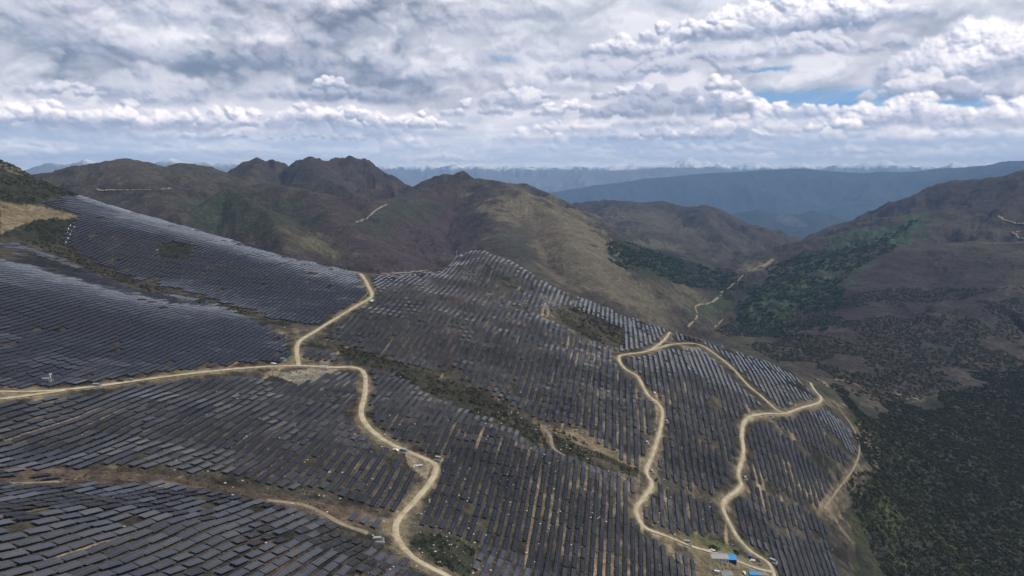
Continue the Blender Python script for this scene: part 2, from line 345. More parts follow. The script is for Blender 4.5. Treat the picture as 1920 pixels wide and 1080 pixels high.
# ------------------------------------------------------------------ cloudy sky near the horizon
SAZ, SEL0, SEL1, SNX, SNY = math.radians(56), math.radians(-1.5), math.radians(21), 1750, 390
def s2l(c): c = np.asarray(c, float)/255; return np.where(c < .04045, c/12.92, ((c+.055)/1.055)**2.4)
def sky_xy(u, v):
    x = (u-960)/1280.0; y = (540-v)/1280.0; cp, sp = math.cos(PITCH), math.sin(PITCH)
    d = np.array([x, cp+y*sp, -sp+y*cp]); d /= np.linalg.norm(d); return math.atan2(d[0], d[1])*1280, math.asin(d[2])*1280
def sst(x, a, b):
    t = np.clip((x-a)/(b-a), 0, 1); return t*t*(3-2*t)
def paint_sky():
    rng = np.random.default_rng(77)
    xs = np.linspace(-SAZ, SAZ, SNX)*1280; ys = np.linspace(SEL0, SEL1, SNY)*1280
    X, Y = np.meshgrid(xs, ys); dx = xs[1]-xs[0]; dy = ys[1]-ys[0]
    wx = fbm(X, Y*1.3, 90, 6, 301, .55); wy = fbm(X, Y*1.3, 90, 6, 331, .55)
    fx = fbm(X, Y, 26, 4, 361, .6); fy = fbm(X, Y, 26, 4, 391, .6)
    # high thin layer behind everything
    den = np.maximum(Y, 0)+45
    st = fbm(X*140/den*.8+wx*40, 150*np.log(den)*1.9, 60, 6, 401, .55)
    col = np.ones(X.shape+(3,))*s2l((196, 201, 214))
    def lay(c, m): col[...] = col*(1-m[..., None])+s2l(c)*m[..., None]
    lay((222, 226, 235), sst(st, .0, .45)*.9); lay((160, 172, 192), sst(-st, .05, .5)*.75)
    def gap(u, v, ru, rv, k=1.0, c=(112, 152, 196)):
        gx, gy = sky_xy(u, v); q = ((X-gx+wx*50)/ru)**2+((Y-gy+wy*16)/rv)**2
        lay(c, sst(1-q+st*1.1, .0, .9)*k)
    gap(1480, 185, 200, 30, .8); gap(1610, 200, 150, 20, .95); gap(1890, 190, 90, 22, .8); gap(1340, 60, 300, 12, .0); gap(1440, 132, 60, 6, .8); gap(950, 108, 40, 12, .7); gap(1290, 12, 70, 16, .5, (140, 165, 190)); gap(1600, 20, 40, 20, .5, (140, 165, 190))
    lay((200, 208, 220), sst(fbm(X, Y*5, 110, 5, 421, .55), .05, .4)*.55*sst(Y, 90, 150))
    # broken grey deck overhead at left
    big = fbm(X*.8, Y*1.35, 300, 3, 451, .5)
    def deck(o): return fbm(X+wx*30, (Y+o)*1.55+wy*22, 170, 7, 431, .52)
    a0, a1, a2 = deck(0), deck(9), deck(30)
    lum = 186+(a0-a1)*150+(a0-a2)*110+big*30
    leftw = sst(-X, -330, 260)*sst(Y+wy*60, 95, 160)*1.0
    leftw = np.maximum(leftw, sst(Y+wy*60, 95, 150)*.50)
    for (u, v, ru, rv, k) in [(540,125,200,42,62),(200,125,220,32,44),(640,175,150,24,22),(60,60,90,30,18),(740,20,130,20,44),(470,35,150,26,10),(900,150,90,40,12),(1000,80,120,50,8),(330,60,200,30,-14),(120,165,120,20,-8),(300,20,300,30,-10)]:
        gx, gy = sky_xy(u, v); lum = lum-1.35*k*np.exp(-((X-gx+wx*60)/ru)**2-((Y-gy+wy*30)/rv)**2)
    lum = np.clip(lum, 124, 228); t_ = (lum-124)/104
    warm = .55*sst(fbm(X, Y, 240, 3, 471), -.3, .4)[..., None]
    dcol = s2l(np.stack([lum-16*(1-t_)-2, lum-3*(1-t_)+1, lum+8*(1-t_)+9], -1))*(1-warm)+s2l(np.stack([lum-8*(1-t_)+2, lum-4*(1-t_)-1, lum+10*(1-t_)+10], -1))*warm
    al = (leftw*sst(a0+big*.4, -.55, .0))[..., None]
    col = col*(1-al)+dcol*al
    gap(1500, 185, 170, 16, 1.0); gap(1640, 205, 160, 12, 1.0, (96, 142, 192)); gap(1880, 200, 90, 14, 1.0); gap(1445, 132, 50, 4, .9); gap(945, 110, 34, 8, .9)
    L = np.array([.34, .74, .58]); L /= np.linalg.norm(L)
    def cumulus(cx, cy, w, h, bright=1.0, n=None, seed=0, soft=1.0, dark=1.0, lean=0.0, op=.97):
        """heap of puffs on a flattish base; cx,cy = middle of the base, angular units"""
        r_ = np.random.default_rng(seed); n = n or int(14+w/9)
        pad = .30*w+10
        i0, i1 = np.searchsorted(xs, cx-w*.62-pad), np.searchsorted(xs, cx+w*.62+pad+abs(lean)); j0, j1 = np.searchsorted(ys, cy-.4*h-6), np.searchsorted(ys, cy+h*1.45+10)
        if i1-i0 < 3 or j1-j0 < 3: return
        sl = (slice(j0, j1), slice(i0, i1)); x = X[sl]; y = Y[sl]
        s = min(1.0, w/160)
        k1 = .085*w; k2 = .07*min(w, 110)
        px_ = x+wx[sl]*k1+fx[sl]*k2*.8; py_ = y+wy[sl]*k1*.7+fy[sl]*k2*.7
        T = np.full(x.shape, -1e3); NX = np.zeros(x.shape); NY = np.zeros(x.shape); NZ = np.ones(x.shape)
        for k in range(n):
            u = r_.uniform(-1, 1); env = (1-abs(u)**2.2)
            yy = r_.random()**1.1*env; r = h*(.20+.24*r_.random())*(1-.45*yy)*(.55+.45*env)
            ax = cx+u*w*.5+lean*yy; ay = cy+yy*h*.80+r*.25
            q = 1-(((px_-ax)/(r*1.25))**2+((py_-ay)/r)**2)
            z = np.sqrt(np.clip(q, 0, 1))*r*(.7+.6*r_.random())+np.minimum(q, 0)*r*1.2
            kk = .16*h; T = np.where(T < -500, z, np.maximum(T, z)+np.maximum(kk-np.abs(T-z), 0)**2/(4*kk))
        body = np.clip(T, 0, None); det = fbm(x, y, max(16, .30*h), 5, 511, .62)+.5*wx[sl]
        Hf = body*1.0+det*h*.10
        gy_, gx_ = np.gradient(Hf, dy, dx)
        for _ in range(2):
            for G in (gx_, gy_): G[1:-1, 1:-1] = (G[1:-1, 1:-1]*2+G[2:, 1:-1]+G[:-2, 1:-1]+G[1:-1, 2:]+G[1:-1, :-2])/6
        gx_ = np.tanh(gx_*.8)*1.1; gy_ = np.tanh(gy_*.8)*1.1
        nn = np.sqrt(gx_**2+gy_**2+.55)
        lam = np.clip((-gx_*L[0]-gy_*L[1]+.74*L[2])/nn*.62+.36, 0, 1)
        # crinkled surface
        g = (fx[sl]*.6+fbm(x, y, 13, 3, 501, .6)*.5)*.17
        hb = sst((y-cy+wy[sl]*h*.35+det*h*.15)/h, .0, .62)
        sh = np.clip((lam+g*.5)*(.30+.70*hb)**.8, 0, 1)**1.05
        lo = np.array((108, 126, 154))*(1-.10*(dark-1)); mid = np.array((180, 186, 205)); hi = np.array((250, 250, 252))*(.90+.10*bright)
        hi = mid+(hi-mid)*min(1.0, bright)
        c = np.where((sh < .5)[..., None], lo+(mid-lo)*(sh*2)[..., None], mid+(hi-mid)*((sh-.5)*2)[..., None]) if dark <= 1 else (lo+(mid-lo)*np.clip(sh*1.2, 0, 1)[..., None]*.9)
        base = sst((y-cy+wy[sl]*h*.18)/(h*.16+3), -.9, .7)
        a = sst(T, -.14*h*soft, .20*h*soft)*base*(.78+.22*sst(fx[sl]+wx[sl], -.5, .2))
        a = a[..., None]*op
        col[sl] = col[sl]*(1-a)+s2l(c)*a
    def C_(u, v, w, h, **k):
        gx, gy = sky_xy(u, v); cumulus(gx, gy, w, h, **k)
    for (u, v, w, h, b, sd_) in [(140,95,330,60,.62,201),(420,60,380,60,.58,202),(330,120,260,50,.5,203),(90,190,230,34,.5,204),(620,130,300,60,.42,205),(820,70,300,60,.66,206),(960,40,200,50,.8,207),(700,150,260,50,.5,208),(880,160,240,56,.62,209),(1010,120,200,56,.6,210),(520,190,320,50,.4,211),(220,30,360,44,.7,212),(600,20,300,40,.72,213),(40,50,200,40,.55,214),(1000,170,160,40,.7,215)]:
        C_(u, v, w, h, bright=b, seed=sd_, soft=2.6, n=26, op=.62)
    # big heaps seen in the gap at right (painted far to near)
    sd = 900
    C_(1360, 205, 110, 46, bright=1.25, seed=5, n=26); C_(1470, 222, 230, 34, bright=1.2, seed=3, n=44, lean=-50); C_(1345, 170, 70, 30, bright=1.25, seed=4, n=14)
    C_(1060, 215, 110, 30, bright=1.2, seed=7); C_(1000, 185, 90, 24, bright=.8, seed=8); C_(1200, 185, 150, 30, bright=.8, seed=9)
    C_(1190, 105, 190, 44, bright=1.0, seed=11, n=40, lean=30); C_(1450, 70, 300, 66, bright=1.2, seed=13, n=70); C_(1600, 50, 200, 52, bright=1.25, seed=14, n=40); C_(1300, 75, 200, 40, bright=1.1, seed=12, n=40)
    C_(1250, 140, 300, 42, bright=.45, seed=15, n=50, soft=1.6); C_(1500, 105, 330, 38, bright=.6, seed=18, n=50, soft=1.5); C_(1110, 150, 170, 44, bright=.4, seed=16, n=36, soft=1.6)
    C_(1830, 150, 230, 92, bright=1.2, seed=17, n=70); C_(1740, 185, 190, 48, bright=.75, seed=20, n=34); C_(1810, 190, 170, 34, bright=.4, seed=19, dark=2, soft=1.5)
    # rows sinking to the horizon
    for row, (y0, w0, h0, num) in enumerate([(10, 70, 9, 60), (15, 80, 12, 52), (22, 95, 15, 48), (30, 115, 19, 40), (40, 140, 24, 34), (54, 170, 33, 30), (72, 210, 42, 22)]):
        for k in range(num):
            cx = rng.uniform(-SAZ*1280, SAZ*1280); w = w0*rng.uniform(.5, 1.6); h = h0*rng.uniform(.6, 1.35)
            bb = rng.uniform(.35, 1.0)+(.15 if 40 < y0 < 80 else 0)
            cumulus(cx, y0+rng.normal(0, y0*.12), w, h, bright=min(1.1, bb), seed=int(rng.integers(1e6)), soft=2.0, dark=1.0, op=.9)
        lay((150, 172, 202), .30*sst(y0+h0*.5-Y+wy*h0, -h0*.6, h0*.5)*sst(fbm(X*.5, Y*4, 120, 4, 520+row), -.35, .25))
        lay((190, 202, 218), np.full(X.shape, .05)*sst(y0+14-Y, -10, 6)*.9)
    for (u, v, ru, rv, k) in [(350,262,420,7,.6),(760,250,200,8,.4),(1250,268,240,10,.7),(1650,268,260,8,.45),(1500,288,300,6,.4),(200,290,300,5,.35),(900,285,260,5,.4)]:
        gx, gy = sky_xy(u, v); lay((122, 146, 182), k*np.exp(-((X-gx+wx*60)/ru)**2-((Y-gy+wy*14+fy*6)/rv)**2))
    for q in [(80,238,190,40),(250,240,210,44),(420,238,180,36),(610,236,200,40),(780,240,170,30),(900,215,120,30),(1690,236,190,52),(1880,238,170,50),(1560,245,110,26)]:
        C_(*q, bright=1.0, seed=int(q[0]))
    C_(1258, 216, 250, 50, bright=.3, seed=61, dark=2, n=44, soft=1.6); C_(1150, 222, 120, 26, bright=.3, seed=62, dark=2, soft=1.6)
    C_(290, 190, 150, 62, bright=.42, seed=63, n=30, soft=1.7); C_(640, 190, 240, 36, bright=.3, seed=64, dark=2, soft=2); C_(620, 165, 60, 24, bright=.9, seed=65); C_(120, 178, 110, 22, bright=.7, seed=66, soft=1.5); C_(960, 200, 120, 44, bright=.75, seed=67, soft=1.4)
    C_(1240, 262, 260, 22, bright=.4, seed=68, dark=1.5, soft=1.6); C_(560, 262, 280, 14, bright=.4, seed=69, dark=1.5, soft=1.6)
    # pale air low down
    lay((205, 210, 220), np.exp(-np.clip(Y, 0, None)/9)*.5)
    edge = sst(SAZ*1280-np.abs(X), 0, 90)*sst(SEL1*1280-Y, 0, 70)
    return xs/1280, ys/1280, col, edge
def build_sky():
    az, el, col, al = paint_sky(); R = 70000.0
    A, E = np.meshgrid(az, el); V = np.stack([R*np.sin(A)*np.cos(E), R*np.cos(A)*np.cos(E), R*np.sin(E)], -1).reshape(-1, 3)
    nx, ny = len(az), len(el); a = (np.arange(ny-1)[:, None]*nx+np.arange(nx-1)[None, :]).ravel()
    me = mesh_np('sky', V, np.stack([a, a+nx, a+nx+1, a+1], 1), True)
    ca = me.color_attributes.new('cloud', 'FLOAT_COLOR', 'POINT'); buf = np.ones((len(V), 4), np.float32)
    Yd = np.clip(np.repeat(el, len(az))*1280, 0, None)[:, None]; buf[:, :3] = col.reshape(-1, 3)*np.array([1.07, 1.02, .985])*(1+np.exp(-Yd/45)*np.array([3.6, 2.8, 1.9])); buf[:, 3] = al.ravel(); ca.data.foreach_set('color', buf.ravel())
    m = bpy.data.materials.new('cloudy_sky'); m.use_nodes = True; m.node_tree.nodes.clear(); t = NT(m.node_tree)
    at = t.n('ShaderNodeAttribute', attribute_name='cloud'); em = t.n('ShaderNodeEmission'); t.L.new(at.outputs['Color'], em.inputs[0]); em.inputs[1].default_value = SKY_GAIN
    tr = t.n('ShaderNodeBsdfTransparent'); mx = t.n('ShaderNodeMixShader'); t.L.new(at.outputs['Alpha'], mx.inputs[0]); t.L.new(tr.outputs[0], mx.inputs[1]); t.L.new(em.outputs[0], mx.inputs[2])
    o_ = t.n('ShaderNodeOutputMaterial'); t.L.new(mx.outputs[0], o_.inputs[0])
    try: m.cycles.emission_sampling = 'NONE'
    except Exception: pass
    me.materials.append(m); setp(link('sky', me), kind='structure')
SKY_GAIN = 1.24
build_sky()
# ------------------------------------------------------------------ layout in the photograph's coordinates
ROADS = {  # name: (points, width, tone)
 'main': ([(-70,735),(0,734),(60,734),(120,731),(200,722),(300,708),(400,696),(480,689),(560,686),(620,689),(668,690),(684,703),(684,740),(677,775),(690,800),(720,825),(760,845),(800,862),(818,875),(810,900),(785,932),(755,965),(742,988),(748,1015),(778,1048),(830,1076),(880,1100)], 4.9),
 'upper': ([(560,686),(557,662),(560,642),(590,622),(630,597),(670,573),(697,556),(692,540),(683,522),(675,513)], 4.8),
 'fork': ([(-70,752),(0,748),(60,741),(120,732)], 5.0),
 'mid': ([(1256,623),(1243,640),(1215,658),(1180,664),(1160,669),(1170,690),(1195,706),(1213,738),(1240,765),(1239,800),(1225,850),(1212,885),(1223,907),(1210,930),(1193,955),(1200,978),(1215,993),(1250,1006),(1300,1026),(1350,1040),(1390,1056),(1425,1068),(1450,1074)], 3.9),
 'branch': ([(1215,658),(1265,645),(1310,646),(1345,667),(1375,692),(1402,722),(1430,745),(1455,768),(1472,776)], 3.0),
 'east': ([(1500,697),(1528,706),(1520,718),(1530,735),(1540,745),(1535,756),(1500,766),(1470,776),(1430,777),(1400,786),(1391,812),(1394,850),(1384,890),(1390,912),(1360,938),(1356,955),(1370,985),(1385,1010),(1410,1035),(1440,1055),(1450,1075),(1455,1100)], 4.0),
}
TRACKS = {
 'edge': ([(1540,752),(1575,772),(1598,800),(1612,840),(1600,880),(1570,920),(1545,955)], 2.6),
 'gully': ([(1010,795),(1030,815),(1037,840),(1060,855)], 4.0),
 'low_a': ([(-60,908),(0,907),(60,905),(110,903)], 5.0),
 'low_b': ([(690,1000),(640,982),(600,960),(560,945),(500,938)], 5.0),
 'hilltop': ([(700,514),(750,513),(800,508),(830,500),(850,486),(870,472)], 5.0),
 'valley_a': ([(1290,614),(1303,600),(1309,588),(1303,576),(1320,571),(1334,568)], 6.0),
 'valley_b': ([(1348,606),(1356,598),(1340,615)], 5.0),
 'valley_c': ([(1392,517),(1405,511),(1418,503),(1436,497),(1450,486)], 22.0),
 'valley_d': ([(1334,568),(1346,560),(1352,550),(1366,540),(1382,528),(1393,516)], 8.0),
 'bench': ([(1565,712),(1590,716),(1612,724)], 6.0),
 'bench_b': ([(1680,740),(1700,743),(1722,750)], 8.0),
 'right_a': ([(1872,405),(1885,414),(1905,418),(1925,421)], 11.0),
 'right_b': ([(1925,433),(1898,435),(1905,443),(1925,449)], 9.0),
 'right_c': ([(1835,458),(1870,457),(1925,456)], 9.0),
 'right_d': ([(1645,465),(1655,464),(1665,464)], 9.0),
 'left_a': ([(150,358),(230,357),(290,356),(330,353),(350,352),(375,356),(405,362)], 9.0),
 'pass': ([(668,418),(690,408),(705,395),(725,384)], 9.0),
 'mid_a': ([(1140,407),(1180,408),(1230,407)], 12.0),
 'mid_b': ([(1130,425),(1160,430),(1200,432)], 12.0),
}
BLOCKS = {  # name: (polygon, row spacing, D range)
 'left_hill': ([(-120,448),(40,455),(130,492),(250,540),(390,565),(480,598),(552,640),(548,668),(500,683),(420,690),(330,700),(230,712),(150,722),(60,722),(-120,716)], 5.5, (650, 1330)),
 'upper_hill': ([(80,375),(150,365),(230,390),(350,422),(500,464),(620,496),(672,510),(686,540),(684,556),(650,575),(600,608),(555,605),(500,590),(420,565),(350,545),(270,528),(200,500),(130,465),(115,440),(150,402),(90,386)], 6.4, (850, 1740)),
 'centre_hill': ([(700,516),(790,511),(832,506),(850,484),(888,463),(960,489),(1050,544),(1150,580),(1252,614),(1240,635),(1180,660),(1150,665),(1162,695),(1192,712),(1228,768),(1226,830),(1205,882),(1180,870),(1130,838),(1090,800),(990,775),(920,735),(850,705),(760,680),(680,655),(598,630),(640,600),(702,562),(702,540)], 8.6, (650, 1480)),
 'centre_low': ([(696,685),(740,700),(800,735),(880,770),(960,800),(1000,835),(1060,855),(1200,900),(1204,930),(1186,955),(1196,985),(1240,1010),(1285,1022),(1305,1060),(1315,1120),(885,1120),(895,1020),(850,1005),(785,985),(805,940),(828,875),(780,840),(720,800),(700,780),(696,740)], 7.3, (420, 870)),
 'left_low': ([(-120,765),(50,750),(180,735),(300,716),(420,705),(500,714),(560,722),(600,705),(640,692),(668,700),(666,780),(690,820),(750,850),(770,880),(792,885),(775,930),(752,958),(700,943),(560,912),(400,892),(200,880),(100,878),(-120,876)], 8.2, (450, 860)),
 'bottom_left': ([(-120,906),(50,906),(100,903),(200,904),(300,902),(450,930),(560,950),(620,978),(700,1012),(760,1052),(830,1120),(-120,1120)], 7.4, (280, 560)),
 'small_a': ([(-100,876),(35,878),(48,890),(30,900),(-100,898)], 8.0, (480, 620)),
 'small_b': ([(58,883),(120,880),(132,893),(120,905),(60,897)], 8.0, (480, 620)),
 'small_c': ([(658,962),(716,970),(712,998),(660,985)], 8.4, (420, 620)),
 'small_d': ([(572,655),(640,660),(622,682),(572,680)], 8.4, (750, 920)),
 'east_mid': ([(1168,670),(1240,655),(1310,652),(1342,675),(1396,730),(1440,768),(1398,781),(1383,805),(1385,870),(1376,908),(1350,930),(1300,915),(1240,890),(1236,850),(1250,795),(1246,762),(1205,708)], 8.8, (700, 1400)),
 'east_top': ([(1262,621),(1330,641),(1400,664),(1480,692),(1530,742),(1508,756),(1468,766),(1405,712),(1352,662),(1312,640),(1268,638)], 8.8, (900, 1520)),
 'east_a': ([(1402,792),(1470,783),(1540,764),(1595,800),(1606,850),(1590,880),(1540,945),(1500,938),(1400,900),(1400,830)], 8.6, (700, 1300)),
 'east_b': ([(1388,918),(1402,906),(1500,942),(1550,985),(1585,1120),(1480,1120),(1456,1060),(1385,990),(1370,952)], 8.6, (600, 1100)),
 'east_c': ([(1228,905),(1340,938),(1350,960),(1358,1003),(1280,1000),(1218,978),(1206,955)], 8.8, (550, 900)),
}
HOLES = [[(292,458),(330,452),(362,462),(350,490),(300,480)],[(1010,590),(1060,570),(1170,615),(1165,650),(1110,640)],
         [(940,520),(965,518),(970,545),(938,545)],[(1040,585),(1065,580),(1070,600),(1045,605)],[(205,480),(225,478),(222,492),(205,494)],[(275,520),(295,515),(298,530),(275,534)],
         [(1320,745),(1345,740),(1350,765),(1322,768)],[(1480,830),(1530,845),(1600,885),(1580,893),(1500,850)],[(1455,800),(1500,820),(1490,830),(1450,808)],[(1540,800),(1570,815),(1600,860),(1580,850)],
         [(845,690),(865,692),(850,715),(835,708)],[(815,680),(826,680),(818,702),(808,700)],[(1425,900),(1500,935),(1480,945),(1415,915)],[(1360,955),(1470,985),(1560,1010),(1560,1020),(1440,990)]]
def polyline(pts, step=3.0, dmax=9000.):
    """pixel polyline -> smooth world polyline on the ground"""
    p = np.array(pts, float)
    # Catmull-Rom through the pixels
    q = np.vstack([2*p[0]-p[1], p, 2*p[-1]-p[-2]]); out = []
    for i in range(1, len(q)-2):
        n = max(2, int(np.hypot(*(q[i+1]-q[i]))/step))
        for k in range(n):
            t = k/n
            out.append(.5*((2*q[i])+(-q[i-1]+q[i+1])*t+(2*q[i-1]-5*q[i]+4*q[i+1]-q[i+2])*t*t+(-q[i-1]+3*q[i]-3*q[i+1]+q[i+2])*t**3))
    out.append(p[-1]); w = hits(out, dmax=dmax); w = w[~np.isnan(w[:, 0])]
    dd = np.hypot(*(np.diff(w[:, :2], axis=0).T)); cut = np.where(dd > max(90, np.median(dd)*8))[0]+1
    w = max(np.split(w, cut), key=len)
    for _ in range(2): w[1:-1] = (w[:-2]+2*w[1:-1]+w[2:])/4
    return w
def dist_polyline(X, Y, lines):
    d = np.full(X.shape, 1e9)
    for w in lines:
        x0, x1, y0, y1 = w[:, 0].min()-80, w[:, 0].max()+80, w[:, 1].min()-80, w[:, 1].max()+80
        m = np.where((X > x0) & (X < x1) & (Y > y0) & (Y < y1))[0]
        if not len(m): continue
        xx, yy = X[m], Y[m]; dd = np.full(xx.shape, 1e9)
        for a, b in zip(w[:-1], w[1:]):
            ab = b[:2]-a[:2]; L2 = max((ab**2).sum(), 1e-6)
            t = np.clip(((xx-a[0])*ab[0]+(yy-a[1])*ab[1])/L2, 0, 1)
            dd = np.minimum(dd, np.hypot(xx-a[0]-t*ab[0], yy-a[1]-t*ab[1]))
        d[m] = np.minimum(d[m], dd)
    return d
road_w = {k: polyline(v[0]) for k, v in ROADS.items()}
track_w = {k: polyline(v[0], dmax=12000.) for k, v in TRACKS.items()}
near_tracks = [track_w[k] for k in ('edge', 'gully', 'low_a', 'low_b', 'hilltop')]
# ------------------------------------------------------------------ ground sheet
NA, ND_ = 1500, 1150
def build_ground():
    az = np.radians(np.linspace(-50, 50, NA)); D = np.concatenate([np.geomspace(150, 9500, ND_-260), np.geomspace(9550, 50000, 330)])
    A, R = np.meshgrid(az, D); X = R*np.sin(A); Y = R*np.cos(A)
    Z = terrain(X.ravel(), Y.ravel()); X = X.ravel(); Y = Y.ravel()
    V = np.stack([X, Y, Z], 1)
    i = np.arange(NA-1)[None, :]; j = np.arange(len(D)-1)[:, None]
    a = (j*NA+i).ravel(); Fq = np.stack([a, a+1, a+1+NA, a+NA], 1)
    me = mesh_np('ground', V, Fq, True)
    o = link('ground', me); setp(o, kind='structure')
    # ---- ground cover colours
    U, Vv = project(V); Dd = np.hypot(X, Y)
    n1 = fbm(X, Y, 260, 5, 101, .55); n2 = fbm(X, Y, 60, 4, 111, .6); n3 = fbm(X, Y, 18, 3, 121, .6); n0 = fbm(X, Y, 1500, 4, 131)
    col = np.zeros((len(X), 3)); col[:] = (.046, .038, .034)                 # heath
    def lay(c, m):
        col[:] = col*(1-m[:, None])+np.array(c)*m[:, None]
    def ss(x, a, b):
        t = np.clip((x-a)/(b-a), 0, 1); return t*t*(3-2*t)
    def zone(cu, cv, ru, rv, d0, d1, rot=0., soft=.5):
        c, s = math.cos(math.radians(rot)), math.sin(math.radians(rot))
        du = (U-cu)+n1*ru*.9+n2*ru*.35; dv = (Vv-cv)+n1*rv*.7+n0*rv*.6+n2*rv*.3
        a = (du*c+dv*s)/ru; b = (-du*s+dv*c)/rv
        return ss(1-np.hypot(a, b), 0, soft)*((Dd > d0) & (Dd < d1))
    lay((.060, .058, .040), ss(n1+n0*.6, .0, .5)*.7)
    lay((.030, .034, .024), ss(n2+n1*.5, .15, .55)*.6)
    lay((.050, .036, .036), ss(-n0+n2*.4, .05, .5)*.7)
    n4 = fbm(X, Y, 130, 5, 261, .62, True); n5 = fbm(X, Y, 45, 3, 271, .6); hill = ((Dd > 1500) & (Dd < 8500))*1.0
    lay((.085, .074, .056), ss(n4+n0*.3, .32, .62)*.55*hill); lay((.022, .025, .019), ss(n5-n4*.4+n1*.5, .12, .45)*.6*hill)
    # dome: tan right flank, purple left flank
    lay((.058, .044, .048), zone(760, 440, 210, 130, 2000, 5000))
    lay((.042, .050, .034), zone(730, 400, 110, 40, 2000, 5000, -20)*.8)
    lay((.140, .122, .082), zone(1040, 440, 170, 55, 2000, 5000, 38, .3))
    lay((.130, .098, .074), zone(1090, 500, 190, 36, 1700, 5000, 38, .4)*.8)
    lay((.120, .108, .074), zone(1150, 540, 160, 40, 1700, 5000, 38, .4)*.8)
    lay((.050, .052, .040), zone(975, 460, 40, 55, 1700, 4000, 20)*.75)
    lay((.035, .040, .026), zone(1210, 490, 110, 36, 2000, 4200, 24, .25)*.95)
    lay((.022, .028, .018), zone(1280, 505, 130, 22, 2000, 5200, 22, .3)*.9)
    lay((.120, .112, .075), zone(1235, 460, 70, 10, 3000, 8000, 8)*.9)
    lay((.100, .088, .062), zone(1220, 420, 120, 24, 3800, 9000, 5)*.7)
    lay((.150, .135, .100), zone(1410, 500, 36, 10, 3000, 7000, -15)*.9)
    lay((.115, .105, .070), zone(1290, 560, 70, 26, 1500, 4200, 35)*.7)
    lay((.030, .052, .026), zone(1340, 575, 60, 24, 1500, 4200, -20)*.7)
    # left hills
    lay((.120, .110, .085), ss(n5+n1*.4, .42, .6)*.5*hill)
    lay((.036, .044, .032), zone(500, 400, 120, 55, 1500, 4500)*.7)
    lay((.036, .050, .034), zone(400, 400, 80, 45, 1500, 3200)*.8)
    lay((.080, .068, .058), zone(250, 320, 140, 26, 2800, 5000)*.7)
    lay((.100, .095, .060), zone(620, 465, 110, 30, 1400, 3000, 20)*ss(n2+n1, -.1, .4)*.9)
    lay((.045, .042, .045), zone(600, 320, 190, 34, 3300, 6000)*.8)
    lay((.075, .060, .052), zone(650, 325, 60, 24, 3300, 6000, 40)*.7)
    # right side
    lay((.036, .030, .032), zone(1700, 540, 330, 70, 2100, 4200, 0, .3)*.85)
    lay((.048, .036, .042), zone(1800, 370, 200, 45, 4300, 9000)*.8)
    lay((.046, .082, .042), zone(1640, 445, 150, 26, 3800, 6500, -22, .4)*.9)
    lay((.044, .076, .038), zone(1500, 560, 160, 42, 2000, 4600, -28, .4)*ss(n2+n1*.6, -.35, .25)*.95)
    lay((.060, .085, .040), zone(1560, 515, 100, 10, 2400, 5000, -20)*.6)
    lay((.022, .034, .026), zone(1520, 490, 90, 20, 3600, 7000, -22)*.8)
    lay((.034, .031, .026), zone(1640, 650, 260, 45, 1500, 3000)*.6)
    lay((.030, .046, .026), zone(1800, 640, 130, 30, 1600, 3200, -20)*ss(n2, .0, .4)*.7)
    lay((.060, .062, .036), zone(1420, 650, 120, 22, 1450, 2600, 20)*.7)
    lay((.090, .090, .050), zone(1715, 748, 60, 12, 1300, 2300)*.8)
    col[hill > 0] *= np.array([.78, .76, .74])                               # all hill cover so far darkened by an even tone factor
    # the spur of scrub, lower right
    spur = inpoly(U+n2*14, Vv+n2*14+n1*30+n3*5, [(1560,720),(1640,770),(1830,720),(2200,700),(2200,1300),(1610,1300),(1600,1000),(1560,960),(1625,870),(1600,800)]) & (Dd > 850) & (Dd < 2300)
    lay((.025, .027, .018), spur*.92)
    lay((.050, .058, .018), spur*ss(n1+n2*.5, .05, .45)*.8)
    lay((.048, .040, .034), spur*ss(-n1+n2*.5, .1, .5)*.6)
    lay((.10, .10, .085), spur*ss(n1-n2, .62, .8)*.7)
    # farm ground
    farm = np.zeros(len(X), bool)
    for nm, (poly, sp, dr) in BLOCKS.items():
        m = (Dd > dr[0]) & (Dd < dr[1]); farm[m] |= inpoly(U[m], Vv[m], poly)
    nearz = (Dd < 1700) & ~spur
    lay((.060, .054, .038), nearz*.7)
    lay((.016, .017, .011), nearz*ss(n2*.8+n3*.6+.05, .0, .35)*.85)
    lay((.20, .155, .095), nearz*ss(n1*.6-n2*.6+n3*.5, .20, .50)*.8)
    lay((.120, .075, .055), nearz*ss(n2-n1*.5, .25, .6)*.6)
    qn = X*ND[0]+Y*ND[1]; sn = X*RD[0]+Y*RD[1]
    strip = fbm(qn, sn*.085, 13, 3, 251, .6)
    lay((.235, .180, .110), nearz*ss(strip+.25*n1, .30, .52)*.85)
    # ravine scrub in the middle
    for poly, c, k in [([(630,650),(720,668),(800,700),(880,725),(960,770),(1010,800),(1030,840),(960,815),(880,775),(800,735),(730,700),(640,668)], (.026,.026,.017), .8),
                       ([(1030,800),(1100,830),(1160,855),(1200,885),(1190,895),(1100,870),(1040,840)], (.028,.027,.018), .75),
                       ([(0,392),(0,292),(60,310),(110,350),(150,364),(90,375),(40,388)], (.028,.029,.020), .9),
                       ([(60,415),(130,405),(140,430),(120,460),(40,450),(0,440),(30,425)], (.020,.022,.015), .9),
                       ([(-90,435),(40,440),(130,462),(210,505),(330,548),(470,580),(480,592),(380,562),(250,538),(130,488),(40,452),(-90,448)], (.035,.032,.022), .8),
                       ([(290,455),(330,450),(362,462),(352,490),(300,485)], (.019,.021,.014), .93),
                       ([(318,488),(348,485),(342,515),(320,517)], (.019,.021,.014), .93),
                       ([(1040,580),(1100,575),(1190,620),(1180,655),(1120,645),(1060,610)], (.030,.028,.020), .8),
                       ([(775,1000),(850,1005),(890,1030),(880,1085),(820,1060),(770,1020)], (.024,.028,.016), .85)]:
